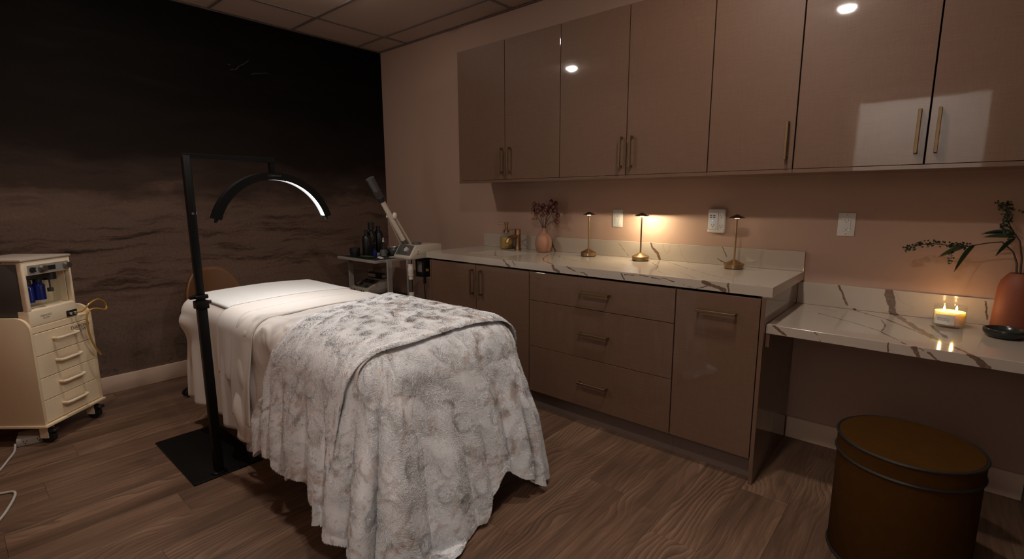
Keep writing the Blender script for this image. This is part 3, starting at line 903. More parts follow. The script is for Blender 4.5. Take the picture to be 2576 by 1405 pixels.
# pink vase and dried berries
t = thing('pink_vase', 'pink clay bud vase with narrow neck on the counter', 'vase', (-0.105, -2.010, ZTOP + 0.0004))
MB().lathe([(0, 0), (0.036, 0), (0.044, 0.004), (0.056, 0.03), (0.060, 0.055), (0.059, 0.085), (0.052, 0.107), (0.036, 0.125), (0.019, 0.139), (0.0145, 0.150), (0.0135, 0.166), (0.0150, 0.171), (0.0115, 0.1715), (0.0105, 0.160), (0.0125, 0.145), (0, 0.135)], 48).build('body', M_PINKV, t)
V0 = Vector((-0.105, -2.010, ZTOP))
t = thing('dried_berry_bouquet', 'bunch of dried red berry stems in the pink vase', 'flowers', tuple(V0 + Vector((0, 0, 0.150))))
rr = random.Random(5)
tips = []
for (dy, dz, n, pale) in ((0.075, 0.13, 11, True), (0.035, 0.195, 8, False), (-0.008, 0.165, 7, False), (-0.070, 0.215, 9, False), (-0.090, 0.165, 5, False), (-0.105, 0.105, 4, False)):
    dx = rr.uniform(-0.03, 0.03)
    e = Vector((dx, dy, dz * 0.86))
    MB().tube([(0, 0, -0.001), e * 0.4 + Vector((0, 0, 0.018)), e * 0.75 + Vector((0, 0, 0.006)), e], [0.0024, 0.0021, 0.0016, 0.0011], 6).build('stem', M_STEM, t)
    for k in range(n):
        q = e + Vector((rr.uniform(-0.028, 0.028), rr.uniform(-0.032, 0.032), rr.uniform(-0.038, 0.022)))
        r = rr.uniform(0.0075, 0.0100) if pale else rr.uniform(0.0125, 0.0165)
        bb = MB().ball(q, r, (1, 1, 1.05), 14, 9).cyl(q + Vector((0, 0, r * 0.8)), q + Vector((0, 0, r * 1.15)), r * 0.45, r * 0.3, 8)
        bb.tube([e * 0.82, (e * 0.82 + q) / 2 + Vector((0, 0, -0.004)), q], 0.0009, 5)
        bb.build('berry', M_BERRYL if pale else M_BERRY, t)

# outlets
def duplex(mb_parent, t, x, yc, zc, w, h):
    """a receptacle face with two sockets: slots cut as thin dark insets"""
    f_ = bw(MB().box(x - 0.0027, x - 0.0002, yc - w / 2, yc + w / 2, zc - h / 2, zc + h / 2, 0.0008, 1), 'receptacle', M_WPLAST, t, False)
    for s in (1, -1):
        z = zc + s * h * 0.28
        mb = MB()
        mb.box(x - 0.0027, x - 0.0021, yc + 0.006, yc + 0.0080, z - 0.002, z + 0.006)
        mb.box(x - 0.0027, x - 0.0021, yc - 0.0080, yc - 0.006, z - 0.0015, z + 0.006)
        mb.cyl((x - 0.0027, yc, z - 0.0075), (x - 0.0021, yc, z - 0.0075), 0.0024, n=10)
        mb.bm.verts.ensure_lookup_table()
        bmesh.ops.transform(mb.bm, matrix=Matrix.Translation(-t.location), verts=mb.bm.verts)
        mb.build('socket_slots', M_SLOT, f_, smooth=False)
    return f_
def outlet(yc, zc, label, w=0.072, h=0.113, led=True):
    t = thing('wall_outlet', label, 'outlet', (0, yc, zc), 0, 'wall outlets above the counters')
    bw(MB().box(-0.006, -0.0004, yc - w / 2, yc + w / 2, zc - h / 2, zc + h / 2, 0.0025, 2), 'cover_plate', M_WPLAST, t)
    f_ = duplex(None, t, -0.006, yc, zc, 0.034, 0.067)
    mb = MB().box(-0.0095, -0.0083, yc - 0.009, yc + 0.009, zc + 0.001, zc + 0.0065, 0.0004, 1).box(-0.0095, -0.0083, yc - 0.009, yc + 0.009, zc - 0.0065, zc - 0.001, 0.0004, 1)
    bw(mb, 'test_button', M_WPLAST, t, False)
    if led:
        bw(MB().cyl((-0.0092, yc - 0.011, zc - 0.027), (-0.0083, yc - 0.011, zc - 0.027), 0.0016, n=10), 'indicator_light', M_GREEN_LED, t)
    for s in (1, -1):
        bw(MB().cyl((-0.0068, yc, zc + s * 0.047), (-0.0058, yc, zc + s * 0.047), 0.0026, n=12), 'screw', M_GREYL, t)
    return t
outlet(-2.5395, 1.162, 'white wall outlet plate between the two left brass lamps')
outlet(-3.790, 1.161, 'white wall outlet plate alone above the desk backsplash')
# plug-in charging tap
yc, zc = -3.175, 1.163
t = thing('charging_tap', 'white plug-in multi-outlet tap with USB ports on the wall', 'outlet', (0, yc, zc))
bw(MB().box(-0.030, -0.0004, yc - 0.048, yc + 0.048, zc - 0.068, zc + 0.068, 0.010, 4), 'body', M_WPLAST, t)
bw(MB().box(-0.0345, -0.0302, yc - 0.012, yc + 0.044, zc - 0.050, zc + 0.050, 0.004, 2), 'face_panel', M_WPLAST, t)
mb = MB()
for dy in (0.028, 0.010):
    for dz in (0.030, 0.020):
        mb.box(-0.0351, -0.0344, yc + dy - 0.006, yc + dy + 0.006, zc + dz - 0.002, zc + dz + 0.002)
bw(mb, 'usb_ports', M_SLOT, t, False)
bw(MB().cyl((-0.0352, yc + 0.018, zc + 0.001), (-0.0343, yc + 0.018, zc + 0.001), 0.0048, n=16), 'power_light', M_BLUE_LED, t)
def sockets(x, y_, z_):
    return MB().box(x - 0.0008, x, y_ + 0.006, y_ + 0.0080, z_ - 0.003, z_ + 0.005).box(x - 0.0008, x, y_ - 0.0080, y_ - 0.006, z_ - 0.003, z_ + 0.005).cyl((x - 0.0008, y_, z_ - 0.009), (x, y_, z_ - 0.009), 0.0024, n=10)
bw(sockets(-0.0344, yc + 0.017, zc - 0.024), 'socket_slots', M_SLOT, t, False)
bw(sockets(-0.0299, yc - 0.029, zc + 0.028), 'socket_slots', M_SLOT, t, False)
bw(sockets(-0.0299, yc - 0.029, zc - 0.026), 'socket_slots', M_SLOT, t, False)

# ================================================================= things on the desk
ZS = ZDK + 0.0004
CX, CY = -0.142, -4.208
t = thing('jar_candle', 'lit two-wick candle in a glass jar with a paper label', 'candle', (CX, CY, ZS))
MB().lathe([(0, 0), (0.050, 0), (0.0535, 0.004), (0.0535, 0.090)], 56).build('glass_jar', M_GLASS, t)
MB().lathe([(0, 0.0088), (0.0495, 0.0105), (0.0502, 0.066), (0.046, 0.0645), (0, 0.064)], 56).build('wax', M_WAX, t)
fl = Vector((math.sin(YAW), math.cos(YAW), 0))
for s in (-1, 1):
    p = rgt * (s * 0.021) - fl * (s * 0.006)
    MB().cyl((p.x, p.y, 0.0625), (p.x, p.y, 0.070), 0.0008, n=6).build('wick', M_BLACKP, t)
    MB().lathe([(0, 0.068), (0.0028, 0.0705), (0.0040, 0.0745), (0.0034, 0.080), (0.0016, 0.0865), (0, 0.091)], 16, (p.x, p.y, 0)).build('flame', emit('flame', (1.0, 0.62, 0.22), E_FLAME), t)
# label wraps the jar, turned a little towards the counter
view = math.atan2(CAM_POS.y - CY, CAM_POS.x - CX)
ang0 = view - math.radians(17)
half = math.radians(36)
nseg = 14
lp = np.zeros((nseg + 1, 2, 3))
for k in range(nseg + 1):
    a = ang0 - half + 2 * half * k / nseg
    for j, z in enumerate((0.014, 0.054)):
        lp[k, j] = (0.0539 * math.cos(a), 0.0539 * math.sin(a), z)
lab = link('paper_label', grid_mesh('paper_label', lp, M_LABEL), t)
def wrap_text(body, size, z, parent, shift=0.0):
    me_o = text('lettering', body, size, Matrix.Identity(4), M_INK, parent, 0.00005)
    for v in me_o.data.vertices:
        a = ang0 + (v.co.x + shift) / 0.0541
        r = 0.0541 + v.co.z
        v.co = Vector((r * math.cos(a), r * math.sin(a), z + v.co.y))
wrap_text('EVERGREEN +', 0.0072, 0.0395, lab, -0.004)
wrap_text('EUCALYPTUS', 0.0072, 0.0320, lab, -0.004)
for s in (-1, 1):                       # the light of the two flames
    p = rgt * (s * 0.021) - fl * (s * 0.006)
    pl = bpy.data.lights.new('candle_light', 'POINT')
    pl.energy = 0.21; pl.color = (1.0, 0.58, 0.24); pl.shadow_soft_size = 0.0035
    lo = bpy.data.objects.new('candle_light', pl); C.objects.link(lo); lo.parent = t; lo.location = (p.x, p.y, 0.0955)

t = thing('stone_bowl', 'small shallow black stone bowl at the desk edge', 'bowl', (-0.232, -4.372, ZS))
MB().lathe([(0, 0), (0.040, 0), (0.052, 0.004), (0.0625, 0.018), (0.064, 0.030), (0.0625, 0.0345), (0.057, 0.0345), (0.052, 0.024), (0.040, 0.014), (0, 0.011)], 56).build('bowl', M_BOWL, t)

VX, VY = -0.105, -4.402
t = thing('terracotta_vase', 'tall shouldered terracotta vase behind the black bowl', 'vase', (VX, VY, ZS))
MB().lathe([(0, 0), (0.064, 0), (0.068, 0.004), (0.0645, 0.09), (0.060, 0.185), (0.054, 0.210), (0.040, 0.232), (0.033, 0.240), (0.031, 0.2415), (0.028, 0.238), (0.026, 0.220), (0, 0.20)], 56).build('body', M_TERRA, t)
t = thing('greenery_stems', 'dark green leafy stems with seed sprays in the terracotta vase', 'plant', (VX, VY, ZS + 0.21))
O = Vector((VX, VY, ZS + 0.21))
rr = random.Random(11)
def W(y_, z_, x_=VX): return Vector((x_, y_, z_)) - O
stems = {
 'a': [W(-4.392, 0.968), W(-4.386, 1.03), W(-4.372, 1.072), W(-4.335, 1.112), W(-4.295, 1.106), W(-4.235, 1.088), W(-4.185, 1.088), W(-4.11, 1.094), W(-4.065, 1.078), W(-4.028, 1.058)],
 'b': [W(-4.402, 0.968), W(-4.398, 1.05), W(-4.385, 1.118), W(-4.362, 1.155), W(-4.340, 1.20), W(-4.336, 1.245)],
 'c': [W(-4.412, 0.968), W(-4.425, 1.06), W(-4.432, 1.14), W(-4.42, 1.20), W(-4.40, 1.235)]}
for k, p in stems.items():
    MB().tube(p, [0.0036 - 0.0026 * i / (len(p) - 1) for i in range(len(p))], 8).build('stem', M_STEM, t)
def leaf(p0, d, L, w, droop):
    p0, d = Vector(p0), Vector(d).normalized()
    side = d.cross(Vector((0.7, 0.15, 0.7))).normalized()
    n = 9
    P = np.zeros((n + 1, 5, 3))
    for i in range(n + 1):
        s = i / n
        c = p0 + d * (L * s) + Vector((0, 0, -droop * s * s))
        ww = w * (math.sin(PI * min(1, s * 0.94 + 0.05)) ** 0.8)
        for j in range(5):
            q = (j - 2) / 2
            P[i, j] = c + side * (ww * q) + Vector((0, 0, 0.006 * abs(q) * ww / w))
    o = link('leaf', grid_mesh('leaf', P, M_LEAF), t)
    md = o.modifiers.new('thick', 'SOLIDIFY'); md.thickness = 0.0008
leaf(W(-4.235, 1.088), (-0.1, 0.55, -0.25), 0.100, 0.0155, 0.012)
leaf(W(-4.255, 1.092), (-0.12, 0.25, -0.30), 0.085, 0.015, 0.050)
leaf(W(-4.372, 1.130), (-0.1, 0.9, 0.10), 0.095, 0.013, 0.012)
leaf(W(-4.372, 1.142), (-0.05, 0.8, 0.16), 0.105, 0.013, 0.022)
leaf(W(-4.37, 1.125), (-0.2, 0.35, -0.35), 0.075, 0.015, 0.02)
leaf(W(-4.432, 1.13), (-0.3, -0.3, 0.5), 0.09, 0.012, 0.02)
def spray(path, n, spread, up=0.5):
    for k in range(n):
        s = (k + rr.random()) / n
        i = min(int(s * (len(path) - 1)), len(path) - 2)
        q = path[i].lerp(path[i + 1], s * (len(path) - 1) - i)
        dv = Vector((rr.uniform(-1, 1), rr.uniform(-1, 1), rr.uniform(-1, 1) + up * 0.6)).normalized() * rr.uniform(0.4, 1.0) * spread
        e = q + dv
        mb = MB().tube([q, e], 0.0007, 4)
        mb.cyl(e, e + dv.normalized() * 0.0045, 0.0014, 0.0046, 8)
        mb.build('seed_pod', M_BERRYG, t, smooth=False)
spray(stems['a'][5:], 95, 0.016)
spray([W(-4.185, 1.088), W(-4.186, 1.05), W(-4.19, 1.01)], 20, 0.010, 0)
MB().tube([W(-4.185, 1.088), W(-4.186, 1.05), W(-4.19, 1.01)], 0.001, 6).build('stem', M_STEM, t)
spray([W(-4.352, 1.135), W(-4.340, 1.18), W(-4.336, 1.245), W(-4.318, 1.262)], 120, 0.022, 0)
spray([W(-4.42, 1.19), W(-4.40, 1.235), W(-4.375, 1.238)], 24, 0.014, 0)

# ================================================================= stool
SXc, SYc, SR = -0.790, -4.133, 0.205
t = thing('storage_stool', 'round mustard velvet stool with dark piping under the desk edge', 'stool', (SXc, SYc, 0.0004))
MB().lathe([(0, 0), (SR - 0.006, 0), (SR - 0.002, 0.006), (SR - 0.002, 0.382), (SR - 0.006, 0.387), (0, 0.387)], 72).build('body', M_VELVET, t)
MB().lathe([(0, 0.3885), (SR - 0.004, 0.3885), (SR, 0.393), (SR, 0.447), (SR - 0.006, 0.4535), (SR - 0.04, 0.4575), (0, 0.4585)], 72).build('lid', M_VELVET, t)
def hoop(r, z, rad): return [(r * math.cos(2 * PI * k / 72), r * math.sin(2 * PI * k / 72), z) for k in range(72)]
MB().tube(hoop(SR + 0.0005, 0.4495, 0), 0.0048, 8, closed=True).build('top_piping', M_PIPING, t)
MB().tube(hoop(SR + 0.0005, 0.3885, 0), 0.0048, 8, closed=True).build('lid_piping', M_PIPING, t)
MB().tube(hoop(SR - 0.001, 0.0065, 0), 0.0048, 8, closed=True).build('base_piping', M_PIPING, t)

# ================================================================= treatment bed with linens
BX0, BX1, BY0, BY1, BZ = -2.055, -1.285, -2.775, -0.925, 0.745     # mattress outline and top
def vnoise(x, y, seed, n=7, fmin=1.0, fmax=4.0):
    """smooth pseudo-random field from a few sine waves"""
    r = np.random.default_rng(seed)
    out = np.zeros_like(x)
    for _ in range(n):
        a = r.uniform(0, 2 * PI); k = r.uniform(fmin, fmax) * 2 * PI
        out += np.sin(k * (x * math.cos(a) + y * math.sin(a)) + r.uniform(0, 2 * PI)) / n
    return out

def drape(FX, FY, off, fold, flare=0.05, r=0.085, maxnorm=False, crown=0.016, floor=0.012, dmax=None):
    """lay flat cloth points over the mattress box; beyond its edge they hang down"""
    x0, x1, y0, y1 = BX0 + r, BX1 - r, BY0 + r, BY1 - r
    cx, cy = np.clip(FX, x0, x1), np.clip(FY, y0, y1)
    vx, vy = FX - cx, FY - cy
    L = np.hypot(vx, vy)
    d = np.maximum(np.abs(vx), np.abs(vy)) if maxnorm else L
    nx = np.where(L > 1e-9, vx / np.maximum(L, 1e-9), 0); ny = np.where(L > 1e-9, vy / np.maximum(L, 1e-9), 0)
    if dmax is not None:
        dm = np.where(cx > (BX0 + BX1) / 2, dmax[1], dmax[0])
        d = np.where(d > dm - 0.05, dm - 0.05 + 0.05 * np.tanh((d - dm + 0.05) / 0.05), d)
    R = r + off
    q = R * PI / 2
    phi = np.clip(d / R, 0, PI / 2)
    hang = np.maximum(d - q, 0)
    # running position along the outline (for the folds)
    th = np.arctan2(ny, nx)
    s = np.where(np.abs(nx) >= np.abs(ny), -cy * np.sign(nx), cx) + th * 0.22
    out = R * np.sin(phi) + flare * hang + fold(s, hang, th, cx, cy)
    z = BZ + off - R * (1 - np.cos(phi)) - hang * math.cos(flare)
    u = (cx - (BX0 + BX1) / 2) / ((BX1 - BX0) / 2)
    z = z + crown * (1 - u ** 2)
    low = np.maximum(floor - z, 0)
    out = out + low * 0.75
    z = np.maximum(z, floor + low * 0.0)
    return np.stack([cx + nx * out, cy + ny * out, z], -1)

t = thing('treatment_bed', 'padded treatment bed on white legs under the sheets', 'bed', ((BX0 + BX1) / 2, (BY0 + BY1) / 2, 0.0004))
bw(MB().box(BX0, BX1, BY0, BY1, BZ - 0.17, BZ, 0.08, 6), 'mattress', M_WPLAST, t)
bw(MB().box(BX0 + 0.04, BX1 - 0.04, BY0 + 0.04, BY1 - 0.04, BZ - 0.24, BZ - 0.1706, 0.006), 'frame', M_WPLAST, t)
for x in (BX0 + 0.10, BX1 - 0.10):
    for yy in (BY0 + 0.30, BY1 - 0.62):
        l_ = bw(MB().cyl((x, yy, 0.03), (x, yy, BZ - 0.2405), 0.032, n=20), 'leg', M_WPLAST, t)
        mbf = MB().lathe([(0, 0), (0.055, 0), (0.055, 0.03), (0.04, 0.06), (0.034, 0.07)], 24, (x, yy, 0.0004))
        bmesh.ops.transform(mbf.bm, matrix=Matrix.Translation(-t.location), verts=mbf.bm.verts)
        mbf.build('foot', M_WPLAST, l_)

def cloth(name, xs, ys, off, fold, mat, warp=None, thick=0.004, parent=None, up=0.004, crease=None, **k):
    FX, FY = np.meshgrid(np.array(xs), np.array(ys), indexing='ij')
    UV = np.stack([FX, FY], -1).copy()
    if warp is not None:
        FX, FY = warp(FX, FY)
    P = drape(FX, FY, off, fold, **k)
    P[..., 2] += up * vnoise(FX, FY, 3, 9, 1.0, 5.0)
    if crease is not None:
        P = P + crease(FX, FY)
    o = link(name, grid_mesh(name, P, mat, UV), parent)
    if thick:
        md = o.modifiers.new('thickness', 'SOLIDIFY'); md.thickness = thick; md.offset = -1
    return o, P, UV

XC = (BX0 + BX1) / 2
# bottom sheet: covers the whole bed, hangs all round
def fold_bottom(s, h, th, cx, cy):
    head = np.exp(-((cy - BY1) / 0.16) ** 2) * np.clip(np.abs(np.cos(th)) * 1.6, 0, 1)
    bulge = 0.055 * head * np.exp(-((h - 0.04) / 0.07) ** 2)
    return np.clip(h, 0, 0.5) * 0.035 * np.sin(s * 14 + 1.2) + 0.010 * np.clip(h * 3, 0, 1) * np.sin(s * 31 + h * 5) + bulge
o, P, UV = cloth('bottom_sheet', np.arange(BX0 - 0.545, BX1 + 0.55, 0.014), np.arange(BY0 - 0.45, BY1 + 0.52, 0.014), 0.004, fold_bottom, M_SHEET, maxnorm=True, flare=0.035)
tag(o, 'plain white sheet hanging over the head end of the bed', 'sheet')
def top_crease(FX, FY):
    """pinched creases where the top sheet turns over the side of the bed"""
    near = np.exp(-((FX - (BX0 + 0.03)) / 0.13) ** 2) + 0.45 * np.exp(-((FX - BX1) / 0.15) ** 2)
    a = vnoise(FX * 0.6, FY, 41, 7, 2.5, 8.0); b = vnoise(FX, FY * 0.8, 42, 7, 2.0, 6.0)
    ridge = np.clip(1 - np.abs(a) * 4.5, 0, 1) ** 1.5 + 0.6 * np.clip(1 - np.abs(b) * 5.0, 0, 1) ** 1.5
    side = np.where(FX < XC, -1.0, 1.0)
    return np.stack([side * ridge * near * 0.009, 0 * ridge, ridge * (near * 0.008 + 0.0015)], -1)
# top sheet: from below the pillow towel to the foot, hanging in soft swags
def fold_top(s, h, th, cx, cy):
    k = np.clip(h / 0.30, 0, 1)
    yy = cy + 1.95
    sw = np.sin((h + 1.9 * yy * yy) * 30 + 0.6) * 0.007 + np.sin((h * 0.6 + yy * 1.5) * 24) * 0.006
    return k * (sw + 0.012 * np.sin(s * 17 + 0.4)) + 0.006 * k
o, P, UV = cloth('top_sheet', np.arange(BX0 - 0.56, BX1 + 0.50, 0.012), np.arange(BY0 + 0.05, -1.70, 0.012), 0.010, fold_top, M_SHEET, up=0.006, crease=top_crease)
tag(o, 'crumpled white top sheet hanging in swags beside the black lamp pole', 'sheet')
def fold_band(s, h, th, cx, cy):
    return np.clip(h / 0.2, 0, 1) * (0.010 * np.sin(cy * 26) + 0.010)
band, P, UV = cloth('turned_down_band', np.arange(BX0 - 0.46, BX1 + 0.42, 0.012), np.arange(-1.885, -1.665, 0.011), 0.017, fold_band, M_SHEET, thick=0.006, parent=o, up=0.0035)
def fold_band2(s, h, th, cx, cy):
    return np.clip(h / 0.2, 0, 1) * (0.010 * np.sin(cy * 26) + 0.004)
b2, P, UV = cloth('turned_down_hem', np.arange(BX0 - 0.30, BX1 + 0.30, 0.012), np.arange(-1.70, -1.45, 0.0125), 0.0115, fold_band2, M_SHEET, thick=0.004, parent=o, up=0.003)
# quilted towel at the head
def nofold(s, h, th, cx, cy): return 0.0 * h
o, P, UV = cloth('head_towel', np.arange(BX0 + 0.035, BX1 - 0.035, 0.012), np.arange(-1.475, BY1 - 0.002, 0.012), 0.019, nofold, M_TOWEL, thick=0.009, up=0.0025)
tag(o, 'white quilted towel spread across the head of the bed', 'towel')

# --- plush blanket
bl = thing('plush_blanket', 'white and tan mottled faux-fur blanket draped over the foot of the bed', 'blanket', (XC, BY0, 0.0))
def wav(s, seed, f0):
    r = np.random.default_rng(seed)
    v = np.zeros_like(s)
    for k in range(4):
        v += np.sin(s * f0 * (0.7 + 0.35 * k) + r.uniform(0, 6.28)) / (1 + 0.6 * k)
    return v / 2.0
def ridges(s, lam, ph=0.0):
    """rounded ridges with narrow grooves, slightly irregular"""
    q = s / lam + 0.40 * np.sin(s * 6.1 + ph) + 0.20 * np.sin(s * 15.0 + 2 * ph) + ph
    return np.abs(np.sin(PI * q)) ** 0.75
def interp_s(x, xs, ys):
    """smooth interpolation of a table"""
    xs, ys = np.array(xs), np.array(ys)
    k = np.clip(np.searchsorted(xs, x) - 1, 0, len(xs) - 2)
    f = np.clip((x - xs[k]) / (xs[k + 1] - xs[k]), 0, 1); f = f * f * (3 - 2 * f)
    return ys[k] + (ys[k + 1] - ys[k]) * f
# lower drape: runs round the foot of the bed from the left side to the right side
RL, OFFL, CA = 0.115, 0.026, 0.30           # edge radius, lift over the sheets, cloth arc length factor of a corner
ix0, ix1, iy0 = BX0 + RL, BX1 - RL, BY0 + RL
sideL, cor, frontL = 0.075, CA * PI / 2, ix1 - ix0
per = sideL * 2 + cor * 2 + frontL
ss = np.linspace(0, per, 330)
tt = np.linspace(0, 1, 96)
cxs, cys, ths = np.zeros_like(ss), np.zeros_like(ss), np.zeros_like(ss)
for k, s_ in enumerate(ss):
    if s_ < sideL:
        cxs[k], cys[k], ths[k] = ix0, iy0 + sideL - s_, PI
    elif s_ < sideL + cor:
        cxs[k], cys[k], ths[k] = ix0, iy0, PI + (s_ - sideL) / CA
    elif s_ < sideL + cor + frontL:
        cxs[k], cys[k], ths[k] = ix0 + (s_ - sideL - cor), iy0, 1.5 * PI
    elif s_ < sideL + 2 * cor + frontL:
        cxs[k], cys[k], ths[k] = ix1, iy0, 1.5 * PI + (s_ - sideL - cor - frontL) / CA
    else:
        cxs[k], cys[k], ths[k] = ix1, iy0 + (s_ - sideL - 2 * cor - frontL), 2 * PI
f0 = sideL + cor
hemL = interp_s(ss, [0, 0.10, 0.20, 0.28, f0 - 0.10, f0 + 0.03, f0 + 0.10, f0 + 0.20, f0 + 0.30, f0 + 0.36, f0 + 0.43, f0 + 0.54, f0 + 0.66, f0 + 0.80, f0 + 0.93, per],
                [0.47, 0.49, 0.52, 0.60, 0.72, 0.74, 0.68, 0.62, 0.615, 0.54, 0.45, 0.52, 0.60, 0.605, 0.55, 0.46])
amp = interp_s(ss, [0, f0 - 0.05, f0 + 0.12, f0 + 0.26, f0 + 0.36, f0 + 0.55, per], [0.044, 0.056, 0.040, 0.012, 0.020, 0.042, 0.046])
S2, T2 = np.meshgrid(ss, tt, indexing='ij')
R_ = RL + OFFL
total = (R_ * PI / 2 + hemL)[:, None]
D2 = T2 * total
phi = np.clip(D2 / R_, 0, PI / 2); hang = np.maximum(D2 - R_ * PI / 2, 0)
kf = np.clip((hang + 0.05) / 0.36, 0, 1) ** 1.3
fo = kf * amp[:, None] * (ridges(S2 + 0.10 * hang * np.sin(S2 * 5), 0.150, 0.35) * 1.25 - 0.35)
flr = interp_s(ss, [0, f0 + 0.35, f0 + 0.70, per], [0.17, 0.17, 0.25, 0.26])[:, None]
out = R_ * np.sin(phi) + flr * hang * (1 - 0.35 * hang) + fo
Z2 = BZ + OFFL - R_ * (1 - np.cos(phi)) - hang * 0.985
u_ = ((cxs - XC) / ((BX1 - BX0) / 2))[:, None]
Z2 = Z2 + 0.016 * (1 - u_ ** 2) * np.cos(phi)
low = np.maximum(0.014 - Z2, 0)
out = out + low * 0.8
Z2 = np.maximum(Z2, 0.014 + 0.01 * np.abs(np.sin(S2 * 40)) * (low > 0))
PL_ = np.stack([cxs[:, None] + np.cos(ths)[:, None] * out, cys[:, None] + np.sin(ths)[:, None] * out, Z2], -1)
PL_ += 0.0045 * vnoise(S2, D2, 8, 9, 2.0, 8.0)[..., None] * np.stack([np.cos(ths)[:, None] + 0 * D2, np.sin(ths)[:, None] + 0 * D2, 0.6 + 0 * D2], -1)
UL_ = np.stack([S2, D2 + 3.0], -1)
lo_ = link('lower_drape', grid_mesh('lower_drape', PL_[:, ::-1], M_FUR, UL_[:, ::-1]), bl)
PL_, UL_ = PL_[:, ::-1].copy(), UL_[:, ::-1].copy()
md = lo_.modifiers.new('thickness', 'SOLIDIFY'); md.thickness = 0.006; md.offset = -1
def fold_up(s, h, th, cx, cy):
    k = np.clip((h + 0.03) / 0.30, 0, 1) ** 1.2
    return k * 0.044 * (ridges(cy + 0.06 * h, 0.135, 0.15) * 1.2 - 0.30) + 0.004
def warp_up(FX, FY):
    u = np.clip((FX - BX0) / (BX1 - BX0), 0, 1)
    v = (FY - (-2.755)) / (0.70)            # 0 at the foot-side edge, 1 at the head-side edge
    head = -2.02 - 0.17 * (1 - u) ** 1.6 + 0.10 * u
    left = np.clip(BX0 - FX, 0, 1)
    head = head + 0.42 * left
    foot = -2.745 - 0.012 * np.sin(u * 7) + 0.10 * left + 0.03 * (1 - u)
    hemx = np.where(FX < BX0, 1.0 + 0.05 * np.sin(FY * 21 + 1.0) + 0.02 * np.sin(FY * 47), 1.0)
    FX2 = np.where(FX < BX0, BX0 - (BX0 - FX) * hemx, FX)
    return FX2, foot + (head - foot) * v
upxs = np.arange(BX0 - 0.535, BX1 + 0.50, 0.009)
upys = np.arange(-2.755, -2.05, 0.009)
up_, PU_, UU_ = cloth('upper_fold', upxs, upys, 0.042, fold_up, M_FUR, warp=warp_up, thick=0.003, parent=bl, up=0.005, flare=0.05, r=0.115)
for o, P in ((lo_, PL_), (up_, PU_)):
    me = o.data
    me.transform(Matrix.Translation(-bl.location))

